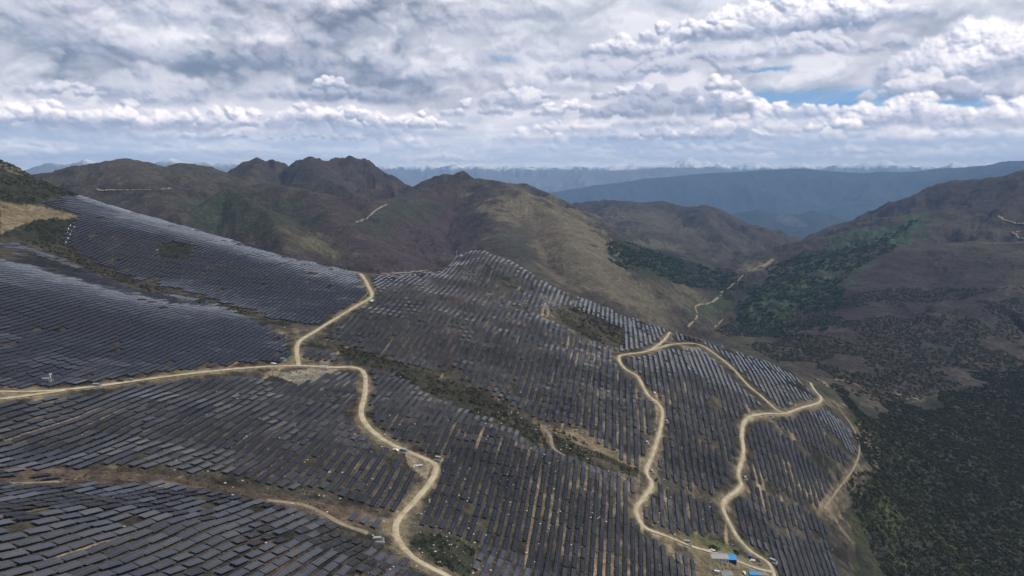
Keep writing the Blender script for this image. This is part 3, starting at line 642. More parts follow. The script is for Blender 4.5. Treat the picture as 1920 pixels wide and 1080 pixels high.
        m = inpoly(U+n2*9+n3*5, Vv+n2*6+n3*4, poly) & (Dd < 1560); lay(c, m*k)
    for poly, c, k in [([(0,380),(60,385),(130,400),(150,408),(60,415),(30,425),(0,438)], (.165,.130,.080), .9),
                       ([(0,300),(20,300),(60,320),(40,330),(0,315)], (.13,.11,.075), .7),
                       ([(1260,1000),(1340,1015),(1400,1045),(1440,1060),(1460,1100),(1290,1100),(1300,1040)], (.135,.110,.065), .9),
                       ([(1265,1000),(1310,1003),(1390,1030),(1385,1043),(1330,1030)], (.075,.080,.035), .9),
                       ([(0,870),(130,880),(300,890),(500,925),(700,960),(730,985),(640,985),(540,950),(300,903),(0,905)], (.105,.075,.055), .75),
                       ([(500,700),(600,690),(640,690),(600,712),(560,722)], (.20,.18,.14), .8),
                       ([(760,850),(815,875),(800,900),(770,875)], (.20,.17,.115), .8),
                       ([(1020,800),(1100,805),(1200,868),(1190,880),(1130,850),(1060,825)], (.17,.135,.085), .7),
                       ([(1550,960),(1610,880),(1640,855),(1600,800),(1625,795),(1650,855),(1620,920),(1560,975)], (.13,.105,.075), .55)]:
        m = inpoly(U+n2*9+n3*5, Vv+n2*6+n3*4, poly) & (Dd < 1700); lay(c, m*k)
    # cut verges beside the roads
    ii = np.where(Dd < 2300)[0]
    dr = np.full(len(X), 1e9); dr[ii] = dist_polyline(X[ii], Y[ii], list(road_w.values()))
    dt = np.full(len(X), 1e9); dt[ii] = dist_polyline(X[ii], Y[ii], near_tracks)
    lay((.155, .125, .080), ss(-(dr+n2*12+n1*8+n3*6), -11, -3)*.8)
    lay((.25, .21, .14), ss(-dr+n3*1.5+n2, -4.2, -2.0)*.85)
    lay((.14, .115, .075), ss(-(dt+n2*5+n3*3), -5, -1)*.55)
    # far ranges: rock and snow
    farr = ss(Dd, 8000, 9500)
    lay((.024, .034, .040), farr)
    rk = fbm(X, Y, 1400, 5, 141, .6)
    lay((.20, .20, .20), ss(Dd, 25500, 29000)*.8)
    snow = ss(Z+rk*300+fbm(X, Y, 500, 3, 145, .6)*160, 330, 480)*(Dd > 33000)+ss(Z+rk*420, 330, 620)*((Dd > 26000) & (Dd < 33000) & (X < -5000))*.8
    lay((.93, .94, .95), np.clip(snow, 0, 1))
    lay((.17, .16, .14), zone(1480, 415, 32, 10, 9500, 19000, 15, .2)*.35)
    lay((.17, .16, .14), zone(1425, 432, 22, 8, 8500, 15000, 15, .2)*.35)
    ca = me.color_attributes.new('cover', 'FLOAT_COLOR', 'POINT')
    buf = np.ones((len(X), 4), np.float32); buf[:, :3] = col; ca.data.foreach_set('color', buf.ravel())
    def fn(t, b):
        a = t.n('ShaderNodeAttribute', attribute_name='cover').outputs['Color']
        g = t.n('ShaderNodeNewGeometry').outputs['Position']
        sc1 = t.noise(g, .09, 6, .65); sc2 = t.noise(g, .55, 4, .6); sc3 = t.noise(g, .012, 6, .6)
        c = t.mix(1.0, a, t.ramp(sc1, [(.3, .50), (.5, 1.0), (.72, 1.65)]), 'MULTIPLY')
        c = t.mix(1.0, c, t.ramp(sc2, [(.3, .62), (.5, 1.0), (.72, 1.45)]), 'MULTIPLY')
        c = t.mix(1.0, c, t.ramp(sc3, [(.3, .70), (.5, 1.0), (.7, 1.3)]), 'MULTIPLY')
        t.put(b.inputs['Base Color'], c)
        bp = t.n('ShaderNodeBump'); bp.inputs['Strength'].default_value = .6; bp.inputs['Distance'].default_value = 2.5
        t.put(bp.inputs['Height'], t.m('ADD', sc1, t.m('MULTIPLY', sc2, .35)))
        bp2 = t.n('ShaderNodeBump'); bp2.inputs['Strength'].default_value = .7; bp2.inputs['Distance'].default_value = 30.0
        t.put(bp2.inputs['Height'], sc3); t.L.new(bp.outputs[0], bp2.inputs['Normal'])
        t.L.new(bp2.outputs[0], b.inputs['Normal'])
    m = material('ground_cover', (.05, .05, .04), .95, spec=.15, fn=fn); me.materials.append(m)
build_ground()
#@@ROADS
def dirt_fn(c1, c2):
    def fn(t, b):
        g = t.n('ShaderNodeNewGeometry').outputs['Position']
        n = t.noise(g, .12, 5, .6); n2 = t.noise(g, .9, 4, .6)
        c = t.mix(t.sstep(n, .35, .65), c1, c2)
        c = t.mix(1.0, c, t.ramp(n2, [(.3, .8), (.7, 1.15)]), 'MULTIPLY')
        t.put(b.inputs['Base Color'], c)
    return fn
M_ROAD = material('packed_dirt', (.3, .26, .18), .95, spec=.1, fn=dirt_fn((.33, .275, .18), (.44, .38, .27)))
M_TRACK = material('loose_dirt', (.2, .17, .12), .95, spec=.1, fn=dirt_fn((.18, .145, .10), (.25, .21, .15)))
def ribbon(name, w, width, mat, lift=.35):
    if len(w) < 4: print('short', name, len(w)); return
    t = np.gradient(w[:, :2], axis=0); t /= np.maximum(np.hypot(t[:, 0], t[:, 1]), 1e-6)[:, None]
    nrm = np.stack([-t[:, 1], t[:, 0]], 1); K = 5; n = len(w)
    ww = width*(1+.45*fbm(w[:, 0], w[:, 1], 34, 4, 33, .7))
    offs = np.linspace(-.5, .5, K)
    X = w[:, 0][:, None]+nrm[:, 0][:, None]*offs*ww[:, None]; Y = w[:, 1][:, None]+nrm[:, 1][:, None]*offs*ww[:, None]
    Z = terrain(X.ravel(), Y.ravel()).reshape(X.shape)
    Z = .5*Z+.5*Z.max(1)[:, None]+lift; Z[:, 0] -= .3; Z[:, -1] -= .3
    V = np.stack([X.ravel(), Y.ravel(), Z.ravel()], 1)
    a = (np.arange(n-1)[:, None]*K+np.arange(K-1)[None, :]).ravel()
    return setp(link(name, mesh_np(name, V, np.stack([a, a+1, a+1+K, a+K], 1), True), None, mat), kind='structure')
for k, w in road_w.items(): ribbon('dirt_road', w, ROADS[k][1], M_ROAD, .45 if k in ('main', 'mid', 'east') else .40)
for k, w in track_w.items():
    far = np.hypot(w[:, 0], w[:, 1]).mean() > 1600
    ribbon('dirt_track', w, TRACKS[k][1], M_TRACK, 1.2 if far else .35)

# ------------------------------------------------------------------ solar tables
TL, TW = 15.0, 4.5
def panel_fn(t, b):
    uv = t.n('ShaderNodeUVMap').outputs[0]; u, v, _ = t.xyz(uv)[:3]
    fu = t.m('FRACT', t.m('MULTIPLY', u, 13.0)); fv = t.m('FRACT', t.m('MULTIPLY', v, 2.0))
    du = t.m('ABSOLUTE', t.m('SUBTRACT', fu, .5)); dv = t.m('ABSOLUTE', t.m('SUBTRACT', fv, .5))
    gu = t.m('GREATER_THAN', du, .472); gv = t.m('GREATER_THAN', dv, .482)
    g = t.m('MAXIMUM', gu, gv)
    f2 = t.m('ABSOLUTE', t.m('SUBTRACT', t.m('FRACT', t.m('MULTIPLY', v, 4.0)), .5))
    cells = t.m('GREATER_THAN', f2, .485)
    geo = t.n('ShaderNodeNewGeometry').outputs['Position']
    n = t.noise(geo, .045, 3, .5); n2 = t.noise(geo, .4, 2, .5)
    c = t.mix(n, (.006, .006, .009), (.011, .0105, .014))
    c = t.mix(t.m('MULTIPLY', cells, .5), c, (.06, .06, .08))
    c = t.mix(t.m('MULTIPLY', g, .75), c, (.22, .22, .26))
    t.put(b.inputs['Base Color'], c); t.put(b.inputs['Roughness'], t.m('ADD', .06, t.m('MULTIPLY', n2, .10)))
    b.inputs['IOR'].default_value = 1.46
M_PANEL = material('panel_glass', (.015, .014, .025), .2, spec=.5, fn=panel_fn)
M_STEEL = material('galvanised_steel', (.22, .22, .23), .5, metal=.4)
M_BACK = material('panel_back', (.05, .05, .055), .6)
def lattice(poly, sp, dr, name, rng):
    s0 = RD; n0 = ND
    pts = []
    R = dr[1]+50
    Q = np.arange(-R, R, sp); S = np.arange(-100, R, TL+.45)
    ph = rng.random(len(Q))*5
    qq, ss = np.meshgrid(Q, S, indexing='ij'); rowi = np.repeat(np.arange(len(Q)), len(S)).reshape(qq.shape)
    # rows drift a little sideways as they follow the ground
    ss = ss+ph[rowi]*.9+rowi*1.7 % 15.4
    X = qq*n0[0]+ss*s0[0]; Y = qq*n0[1]+ss*s0[1]
    drift = 3.0*fbm(X, Y, 420, 2, 151); X = X+drift*n0[0]; Y = Y+drift*n0[1]
    D = np.hypot(X, Y); m = (D > dr[0]) & (D < dr[1]) & (np.abs(X) < Y*1.0)
    X, Y, row, sv = X[m], Y[m], rowi[m], ss[m]
    Z = near_h(X, Y)
    U, V = project(np.stack([X, Y, Z+2], 1)); m = inpoly(U, V, [(a, b) for a, b in poly]) | (inpoly(U+12, V, poly) & inpoly(U-12, V+6, poly))
    X, Y, row, sv = X[m], Y[m], row[m], sv[m]
    Z = terrain(X, Y); U, V = project(np.stack([X, Y, Z+2], 1))
    m = inpoly(U, V, poly)
    for h in HOLES: m &= ~inpoly(U, V, h)
    bare = fbm(X, Y, 95, 3, 161); m &= bare < .62
    m &= rng.random(len(X)) > .012
    X, Y, Z, row, sv, U, V = [q[m] for q in (X, Y, Z, row, sv, U, V)]
    d = dist_polyline(X, Y, list(road_w.values())); e = dist_polyline(X+RD[0]*7, Y+RD[1]*7, list(road_w.values())); g = dist_polyline(X-RD[0]*7, Y-RD[1]*7, list(road_w.values()))
    k = np.minimum(np.minimum(d, e), g) > 7.5; d2 = dist_polyline(X, Y, near_tracks); k &= d2 > 6
    return X[k], Y[k], Z[k], row[k], sv[k], U[k], V[k]
tabs = []
for bi, (nm, (poly, sp, dr)) in enumerate(BLOCKS.items()):
    X, Y, Z, row, sv, U, V = lattice(poly, sp, dr, nm, np.random.default_rng(100+bi))
    for q in zip(X, Y, Z, row, sv, U, V): tabs.append((bi,)+tuple(q))
T = np.array(tabs); print('tables', len(T))
# drop those behind a crest
fr = np.linspace(.25, .985, 46)
GXs = T[:, 1][:, None]*fr; GYs = T[:, 2][:, None]*fr; GZs = (T[:, 3]+3)[:, None]*fr
Hs = near_h(GXs.ravel(), GYs.ravel()).reshape(GXs.shape)
vis = ((Hs-GZs).max(1) < 10.0); T = T[vis]; print('visible', len(T))
Tx, Ty, Tz = T[:, 1], T[:, 2], T[:, 3]
def tframe():
    calmT = np.clip((-Tx-200)/150, 0, 1)*np.clip((Ty-620)/150, 0, 1)
    e = 7.0
    ha = terrain(Tx+RD[0]*e, Ty+RD[1]*e); hb = terrain(Tx-RD[0]*e, Ty-RD[1]*e)
    hc = terrain(Tx+ND[0]*3.5, Ty+ND[1]*3.5); hd = terrain(Tx-ND[0]*3.5, Ty-ND[1]*3.5)
    gs = (ha-hb)/(2*e); gn = (hc-hd)/7.0
    zc = (ha+hb+hc+hd)/4
    j1 = fbm(Tx, Ty, 46, 2, 231); j2 = fbm(Tx, Ty, 46, 2, 241)
    tn = np.clip(.78*gn-.06+(RNG.normal(0, .03, len(Tx))+.10*j1)*(1-.5*calmT), -.55, .25)
    gs = gs+.13*j2*np.where(calmT > .3, .4, 1.0)
    gs = np.clip(gs+RNG.normal(0, .026, len(Tx))*(1-.5*calmT), -.6, .6)
    ez = np.stack([RD[0]*np.ones_like(gs), RD[1]*np.ones_like(gs), gs], 1); ez /= np.linalg.norm(ez, axis=1)[:, None]
    en = np.stack([ND[0]*np.ones_like(gs), ND[1]*np.ones_like(gs), tn], 1)
    en -= (en*ez).sum(1)[:, None]*ez; en /= np.linalg.norm(en, axis=1)[:, None]
    up = np.cross(en, ez); up *= np.sign(up[:, 2])[:, None]
    lift = 1.7+.5*TW*np.abs(tn-gn)*.92
    cen = np.stack([Tx, Ty, zc+lift], 1)
    return ez, en, up, cen, lift
EZ, EN, UP, CEN, LIFT = tframe()
BW = {'left_hill': 1.04, 'upper_hill': 1.10, 'centre_low': .93, 'left_low': 1.06, 'bottom_left': 1.08}
SCL = np.array([BW.get(list(BLOCKS)[int(b)], 1.0) for b in T[:, 0]])
Dt = np.linalg.norm(CEN, axis=1); Ut, Vt = project(CEN)
facing = np.abs((UP*CEN).sum(1))/Dt
area = facing/Dt**2
inframe = (Ut > 4) & (Ut < 1916) & (Vt < 1076)
score = np.where(inframe, area, 0)
pick = np.argsort(-score)[:300]; ispick = np.zeros(len(T), bool); ispick[pick] = True
def tables_mesh(idx):
    n = len(idx); c = CEN[idx]; k_ = SCL[idx][:, None]; a = EZ[idx]*TL/2; b = EN[idx]*TW/2*k_; u = UP[idx]*.06
    V = np.stack([c-a-b-u, c+a-b-u, c+a+b-u, c-a+b-u, c-a-b+u, c+a-b+u, c+a+b+u, c-a+b+u], 1)   # n,8,3
    faces = [(4,7,6,5),(0,1,2,3),(0,4,5,1),(1,5,6,2),(2,6,7,3),(3,7,4,0)]
    nv = 8
    legs = []
    for ls in (-.38, .38):
        for ln in (-.28, .28):
            top = c+a*2*ls+b*2*ln-u; L = LIFT[idx][:, None]*np.array([0, 0, 1.])*2.2+np.array([0, 0, 1.2])
            w = .11
            for dx, dy in ((-w,-w),(w,-w),(w,w),(-w,w)):
                legs.append(top+np.array([dx, dy, 0]))
            for dx, dy in ((-w,-w),(w,-w),(w,w),(-w,w)):
                legs.append(top-L+np.array([dx, dy, 0]))
            k = nv
            faces += [(k,k+1,k+5,k+4),(k+1,k+2,k+6,k+5),(k+2,k+3,k+7,k+6),(k+3,k,k+4,k+7)]
            nv += 8
    V = np.concatenate([V, np.stack(legs, 1)], 1)
    Fq = (np.array(faces)[None]+(np.arange(n)*nv)[:, None, None]).reshape(-1, 4)
    me = mesh_np('solar_tables', V.reshape(-1, 3), Fq)
    nf = len(faces); mi = np.full((n, nf), 1, np.int32); mi[:, 0] = 0; mi[:, 6:] = 2
    for m in (M_PANEL, M_BACK, M_STEEL): me.materials.append(m)
    me.polygons.foreach_set('material_index', mi.ravel())
    uv = np.zeros((n, nf, 4, 2), np.float32); uv[:, 0] = [(0,0),(0,1),(1,1),(1,0)]
    l = me.uv_layers.new(name='UVMap'); l.data.foreach_set('uv', uv.ravel()); me.update()
    return me
rest = np.where(~ispick)[0]
setp(link('solar_tables', tables_mesh(rest)), 'long rows of dark glass solar tables covering the farther hillsides', 'solar panels', kind='stuff')
class MB:
    def __init__(s): s.v = []; s.f = []; s.m = []
    def add(s, V, Fs, mi=0):
        o = len(s.v); s.v += [tuple(map(float, q)) for q in V]; s.f += [tuple(o+i for i in f) for f in Fs]; s.m += [mi]*len(Fs); return s
    def box(s, c, d, mi=0, rz=0, taper=1.0):
        x, y, z = [q/2 for q in d]; cr, sr = math.cos(rz), math.sin(rz); V = []
        for sz, k in ((-1, 1.0), (1, taper)):
            for sx, sy in ((-1,-1),(1,-1),(1,1),(-1,1)):
                a, b = sx*x*k, sy*y*k; V.append((c[0]+a*cr-b*sr, c[1]+a*sr+b*cr, c[2]+sz*z))
        return s.add(V, [(3,2,1,0),(4,5,6,7),(0,1,5,4),(1,2,6,5),(2,3,7,6),(3,0,4,7)], mi)
    def bar(s, a, b, r, mi=0, n=6):
        a = Vector(a); b = Vector(b); d = (b-a).normalized(); u = d.orthogonal().normalized(); w = d.cross(u); V = []
        for p in (a, b):
            for i in range(n):
                t = 2*math.pi*i/n; V.append(p+(u*math.cos(t)+w*math.sin(t))*r)
        return s.add(V, [tuple(range(n-1, -1, -1)), tuple(range(n, 2*n))]+[(i, (i+1) % n, n+(i+1) % n, n+i) for i in range(n)], mi)
    def prism(s, prof, y0, y1, mi=0):           # profile in x,z extruded along y
        n = len(prof); V = [(x, y0, z) for x, z in prof]+[(x, y1, z) for x, z in prof]
        return s.add(V, [tuple(range(n)), tuple(range(2*n-1, n-1, -1))]+[(i, n+i, n+(i+1) % n, (i+1) % n) for i in range(n)], mi)
    def mesh(s, name, mats=()):
        me = bpy.data.meshes.new(name); me.from_pydata(s.v, [], s.f); me.update()
        for m in mats: me.materials.append(m)
        if len(mats) > 1: me.polygons.foreach_set('material_index', np.array(s.m, np.int32))
        return me
    def obj(s, name, mats, parent=None):
        me = s.mesh(name, mats if isinstance(mats, (list, tuple)) else [mats]); bm = bmesh.new(); bm.from_mesh(me)
        bmesh.ops.recalc_face_normals(bm, faces=bm.faces); bm.to_mesh(me); bm.free(); return link(name, me, parent)
def panel_mesh():
    V = []; w, l, h = TW/2, TL/2, .03
    m = MB().box((0, 0, 0), (TL, TW, .06)); me = m.mesh('panel_array', [M_PANEL, M_BACK])
    uv = me.uv_layers.new(name='UVMap')
    for p in me.polygons:
        p.material_index = 0 if p.normal.z > .5 else 1
        for li in p.loop_indices:
            co = me.vertices[me.loops[li].vertex_index].co; uv.data[li].uv = (co.x/TL+.5, co.y/TW+.5)
    return me
ME_PANEL = panel_mesh()
ME_RAIL = MB().box((0, 0, 0), (TL-.4, .12, .10)).mesh('support_rail', [M_STEEL])
ME_LEG = MB().box((0, 0, -2.7), (.16, .16, 5.4)).mesh('leg', [M_STEEL])
ME_BEAM = MB().box((0, 0, 0), (.10, TW-.5, .12)).mesh('cross_beam', [M_STEEL])
ONES = ['', 'first', 'second', 'third', 'fourth', 'fifth', 'sixth', 'seventh', 'eighth', 'ninth', 'tenth', 'eleventh', 'twelfth', 'thirteenth', 'fourteenth', 'fifteenth', 'sixteenth', 'seventeenth', 'eighteenth', 'nineteenth']
TENS = {2: ('twenty', 'twentieth'), 3: ('thirty', 'thirtieth'), 4: ('forty', 'fortieth'), 5: ('fifty', 'fiftieth'), 6: ('sixty', 'sixtieth'), 7: ('seventy', 'seventieth'), 8: ('eighty', 'eightieth'), 9: ('ninety', 'ninetieth')}
def ordw(n):
    if n < 20: return ONES[n]
    a, b = divmod(n, 10); return TENS[a][1] if b == 0 else TENS[a][0]+'-'+ONES[b]
bnames = list(BLOCKS)
SAY = {'bottom_left': 'array at bottom left corner', 'left_low': 'left array below main road', 'centre_low': 'bottom centre array', 'small_c': 'small lone patch by the road bend',
       'small_a': 'tiny patch at left frame edge', 'small_b': 'tiny patch beside gully track', 'east_b': 'bottom right array', 'east_c': 'array above the camp', 'left_hill': 'big left hill array', 'centre_hill': 'centre hill array'}
proto = None
for bi, nm in enumerate(bnames):
    inb = np.where((T[:, 0] == bi) & inframe)[0]
    rows = sorted(set(T[inb, 4]))
    rank = {r: i+1 for i, r in enumerate(rows)}
    for r in rows:
        tt = inb[T[inb, 4] == r]; tt = tt[np.argsort(T[tt, 5])]
        for j, i in enumerate(tt):
            if not ispick[i]: continue
            lab = 'solar table, %s row from the left, number %s up, %s' % (ordw(rank[r]), ordw(j+1).replace('number ', ''), SAY.get(nm, 'far array'))
            lab = lab.replace('number ', '')
            if proto is None:
                root = bpy.data.objects.new('solar_table', None); C.objects.link(root); root.empty_display_size = 1
                root['category'] = 'solar panel table'; root['group'] = 'solar tables standing in rows on the hillside'
                pa = link('panel_array', ME_PANEL, root)
                for y in (-1.2, 1.2):
                    q = link('support_rail', ME_RAIL, root); q.location = (0, y, -.085)
                for x in (-5.6, 0.0, 5.6):
                    q = link('cross_beam', ME_BEAM, root); q.location = (x, 0, -.20)
                for x in (-5.6, 5.6):
                    for y in (-1.2, 1.2):
                        q = link('leg', ME_LEG, root); q.location = (x, y, -.25)
                proto = root; kids = list(root.children); o = root
            else:
                o = proto.copy(); C.objects.link(o)
                for ch in kids:
                    c2 = ch.copy(); C.objects.link(c2); c2.parent = o
            o['label'] = lab
            up = UP[i]; ez = EZ[i]; en = np.cross(up, ez)
            ks = SCL[i]
            M = Matrix(((ez[0], en[0]*ks, up[0], CEN[i][0]), (ez[1], en[1]*ks, up[1], CEN[i][1]), (ez[2], en[2]*ks, up[2], CEN[i][2]), (0, 0, 0, 1)))
            o.matrix_world = M
# ------------------------------------------------------------------ scatter (scrub, rubble)
def ground_pts(n, box, rng, test):
    X = rng.uniform(box[0], box[1], n); Y = rng.uniform(box[2], box[3], n)
    Z = terrain(X, Y); U, V = project(np.stack([X, Y, Z], 1)); m = test(X, Y, Z, U, V); return np.stack([X[m], Y[m], Z[m]], 1)
def leaf_clump(name, n, rng, flat=.65, size=.42, conical=False):
    V = []; Fs = []
    for i in range(n):
        th = rng.random()*2*math.pi; ph = math.acos(1-rng.random()*1.25)
        r = .65+.4*rng.random()
        lob = 1+.22*math.sin(3*th+1)+.15*math.sin(5*th+2*ph)
        p = np.array([math.sin(ph)*math.cos(th)*lob, math.sin(ph)*math.sin(th)*lob, max(-.1, math.cos(ph))*flat*2*.8])*r
        if conical:
            h = rng.random()**.8; p = np.array([math.cos(th), math.sin(th), 0])*(1-h)*(.55+.3*rng.random())+np.array([0, 0, h*3.0])
        a = rng.normal(0, 1, 3); a /= np.linalg.norm(a); b = np.cross(a, rng.normal(0, 1, 3)); b /= np.linalg.norm(b); s = size*(.6+.7*rng.random())
        k = len(V); V += [p-a*s*.5-b*s*.4, p+a*s*.5-b*s*.3, p+a*s*.4+b*s*.5, p-a*s*.5+b*s*.35]; Fs.append((k, k+1, k+2, k+3))
    return mesh_np(name, np.array(V), np.array(Fs))
def leaf_mat(name, c1, c2):
    def fn(t, b):
        r = t.n('ShaderNodeObjectInfo').outputs['Random']; g = t.n('ShaderNodeNewGeometry').outputs['Position']
        n = t.noise(g, .05, 4, .6); n2 = t.noise(g, 1.3, 2, .6)
        c = t.mix(t.sstep(t.m('ADD', t.m('MULTIPLY', n, .7), t.m('MULTIPLY', n2, .3)), .38, .62), c1, c2)
        t.put(b.inputs['Base Color'], c)
    return material(name, c1, .9, spec=.15, fn=fn)
HIDE = bpy.data.collections.new('sources')
def scatter(name, pts, scale, mesh, mat, label, cat):
    """many copies of a clump placed on points, as one object"""
    mesh.materials.append(mat)
    src = bpy.data.objects.new(name+'_source', mesh); HIDE.objects.link(src)
    me = bpy.data.meshes.new(name); me.vertices.add(len(pts)); me.vertices.foreach_set('co', np.asarray(pts, np.float32).ravel())
    a = me.attributes.new('sc', 'FLOAT', 'POINT'); a.data.foreach_set('value', np.asarray(scale, np.float32))
    a = me.attributes.new('ro', 'FLOAT', 'POINT'); a.data.foreach_set('value', (RNG.random(len(pts))*6.28).astype(np.float32))
    o = link(name, me); setp(o, label, cat, kind='stuff')
    gt = bpy.data.node_groups.new(name, 'GeometryNodeTree')
    gt.interface.new_socket('Geometry', in_out='INPUT', socket_type='NodeSocketGeometry'); gt.interface.new_socket('Geometry', in_out='OUTPUT', socket_type='NodeSocketGeometry')
    N = gt.nodes; L = gt.links; gi = N.new('NodeGroupInput'); go = N.new('NodeGroupOutput'); ip = N.new('GeometryNodeInstanceOnPoints'); oi = N.new('GeometryNodeObjectInfo'); oi.inputs[0].default_value = src
    s = N.new('GeometryNodeInputNamedAttribute'); s.data_type = 'FLOAT'; s.inputs[0].default_value = 'sc'
    r = N.new('GeometryNodeInputNamedAttribute'); r.data_type = 'FLOAT'; r.inputs[0].default_value = 'ro'
    cx = N.new('ShaderNodeCombineXYZ'); L.new(r.outputs[0], cx.inputs[2])
    L.new(gi.outputs[0], ip.inputs['Points']); L.new(oi.outputs['Geometry'], ip.inputs['Instance']); L.new(cx.outputs[0], ip.inputs['Rotation']); L.new(s.outputs[0], ip.inputs['Scale']); L.new(ip.outputs[0], go.inputs[0])
    md = o.modifiers.new('scatter', 'NODES'); md.node_group = gt
    return o
r1 = np.random.default_rng(21)
SPUR = [(1560,720),(1640,780),(1830,722),(1990,700),(2000,1140),(1612,1140),(1600,1000),(1560,965),(1628,870),(1602,800)]
def t_spur(X, Y, Z, U, V):
    D = np.hypot(X, Y); d = fbm(X, Y, 120, 4, 171)
    return inpoly(U+30*fbm(X, Y, 110, 4, 173), V+55*fbm(X, Y, 180, 4, 172), SPUR) & (D > 850) & (D < 2200) & (d > -.45)
pts = ground_pts(110000, (500, 1450, 500, 1900), r1, t_spur)
print('spur', len(pts))
M_SCRUB = leaf_mat('scrub_leaves', (.024, .027, .016), (.056, .059, .024))
scatter('scrub_bushes', pts, 1.1+2.3*r1.random(len(pts))**2.5, leaf_clump('scrub_bush', 60, r1), M_SCRUB, 'dense dark evergreen scrub covering the spur at lower right', 'scrub')
RAV = [[(630,650),(720,668),(800,698),(880,725),(960,768),(1015,800),(1030,840),(960,815),(880,775),(800,735),(730,700),(640,668)], [(1035,800),(1100,830),(1160,855),(1200,882),(1190,895),(1100,870),(1040,845)],
       [(0,392),(0,294),(60,312),(110,350),(150,366),(90,376),(40,388)], [(60,415),(130,405),(140,430),(120,460),(40,450),(0,440),(30,425)], [(290,455),(330,450),(362,462),(352,490),(300,485)],
       [(1040,580),(1100,575),(1190,620),(1180,655),(1120,645),(1060,610)], [(775,1000),(850,1005),(890,1030),(880,1085),(820,1060),(770,1020)], [(50,440),(130,470),(210,510),(330,550),(470,585),(460,592),(330,562),(250,540),(130,492),(50,455)]]
def t_rav(X, Y, Z, U, V):
    D = np.hypot(X, Y); m = np.zeros(len(X), bool)
    for p in RAV: m |= inpoly(U, V, p)
    return m & (D < 1560) & (fbm(X, Y, 42, 3, 181) > -.10)
pts = np.concatenate([ground_pts(90000, (-1250, 500, 380, 1500), r1, t_rav)])
print('rav', len(pts))
scatter('ravine_scrub', pts, .9+1.5*r1.random(len(pts))**2, leaf_clump('ravine_bush', 50, r1), M_SCRUB, 'low dark scrub filling the ravines and bare slopes between the arrays', 'scrub')
def t_farm(X, Y, Z, U, V):
    D = np.hypot(X, Y); m = (V > 380) & (U > -60) & (U < 1640) & (D < 1100) & (fbm(X, Y, 40, 3, 191) > -.05)
    m &= dist_polyline(X, Y, list(road_w.values())) > 9
    return m
pts = ground_pts(60000, (-700, 700, 280, 1150), r1, t_farm)
scatter('grass_tufts', pts, .35+.5*r1.random(len(pts)), leaf_clump('grass_tuft', 26, r1, .5, .6), leaf_mat('tuft_leaves', (.022, .026, .014), (.060, .055, .030)), 'dark tufts and weeds growing between the solar rows', 'weeds')
def t_forest(X, Y, Z, U, V):
    D = np.hypot(X, Y); n = fbm(X, Y, 160, 4, 201)
    U = U+45*fbm(X, Y, 420, 4, 205); V = V+22*fbm(X, Y, 420, 4, 206)
    a = inpoly(U, V, [(1400,540),(1480,505),(1600,470),(1740,400),(1700,440),(1600,520),(1560,600),(1480,640),(1380,620)]) & (n > -.1)
    b = inpoly(U, V, [(1140,450),(1230,470),(1380,520),(1400,545),(1330,545),(1220,520),(1150,495)]) & (n > -.25)
    c = inpoly(U, V, [(1420,510),(1500,480),(1600,455),(1560,500),(1450,540)]) & (n > -.3)
    return (a | b | c) & (D > 1900) & (D < 6500)
pts = ground_pts(60000, (150, 3300, 1700, 5600), r1, t_forest)
print('forest', len(pts))
scatter('hillside_forest', pts, 4+3.5*r1.random(len(pts)), leaf_clump('forest_tree', 60, r1, .6, .5), leaf_mat('forest_leaves', (.026, .044, .024), (.066, .105, .046)), 'green and dark woodland spread over the valley sides at right', 'forest')
def t_heath(X, Y, Z, U, V):
    D = np.hypot(X, Y); n = fbm(X, Y, 200, 4, 211)
    return inpoly(U, V, [(1340,620),(1500,540),(1940,540),(1940,730),(1830,722),(1640,770),(1560,730),(1480,690)]) & (n > -.12) & (D > 1400) & (D < 3300)
pts = ground_pts(42000, (400, 2200, 1300, 3000), r1, t_heath)
scatter('heath_clumps', pts, 1.8+2.4*r1.random(len(pts)), leaf_clump('heath_clump', 40, r1), leaf_mat('heath_leaves', (.034, .036, .026), (.060, .062, .034)), 'scattered dark bushes on the purple heath slope', 'bushes')
# pale rubble between the rows
def rock_mesh(name, rng):
    bm = bmesh.new(); bmesh.ops.create_icosphere(bm, subdivisions=1, radius=1)
    for v in bm.verts: v.co *= .7+.5*rng.random()
    for v in bm.verts: v.co.z *= .5
    me = bpy.data.meshes.new(name); bm.to_mesh(me); bm.free(); return me
M_ROCK = material('pale_rock', (.48, .46, .40), .9, spec=.2)
def t_rock(X, Y, Z, U, V):
    D = np.hypot(X, Y)
    w = np.exp(-((U-1000)/230)**2-((V-960)/110)**2)*1.6+np.exp(-((U-620)/330)**2-((V-830)/70)**2)*.45+np.exp(-((U-1150)/200)**2-((V-790)/60)**2)*.5+np.exp(-((U-600)/350)**2-((V-930)/120)**2)*.10+.04
    return (D < 1150) & (V > 560) & (V < 1090) & (U > 10) & (U < 1620) & (r1.random(len(X)) < w) & (dist_polyline(X, Y, list(road_w.values())) > 5)
rk = ground_pts(15000, (-600, 650, 280, 1150), r1, t_rock)
print('rocks', len(rk))
rk = rk[np.argsort(np.linalg.norm(rk, axis=1))]
rsc = .38+.7*r1.random(len(rk))**2.2
rmes = [rock_mesh('pale_rock', r1) for _ in range(4)]
for m_ in rmes: m_.materials.append(M_ROCK)
big = np.argsort(-rsc/np.linalg.norm(rk, axis=1))[:300]; isb = np.zeros(len(rk), bool); isb[big] = True
for i in big:
    o = link('pale_rock', rmes[i % 4]); o.location = rk[i]+np.array([0, 0, rsc[i]*.2]); o.scale = (rsc[i]*(1+.5*r1.random()), rsc[i], rsc[i]); o.rotation_euler = (0, 0, r1.random()*6)
    setp(o, 'pale rock lying on the ground between the solar rows', 'rock', 'pale rocks strewn between the solar rows')
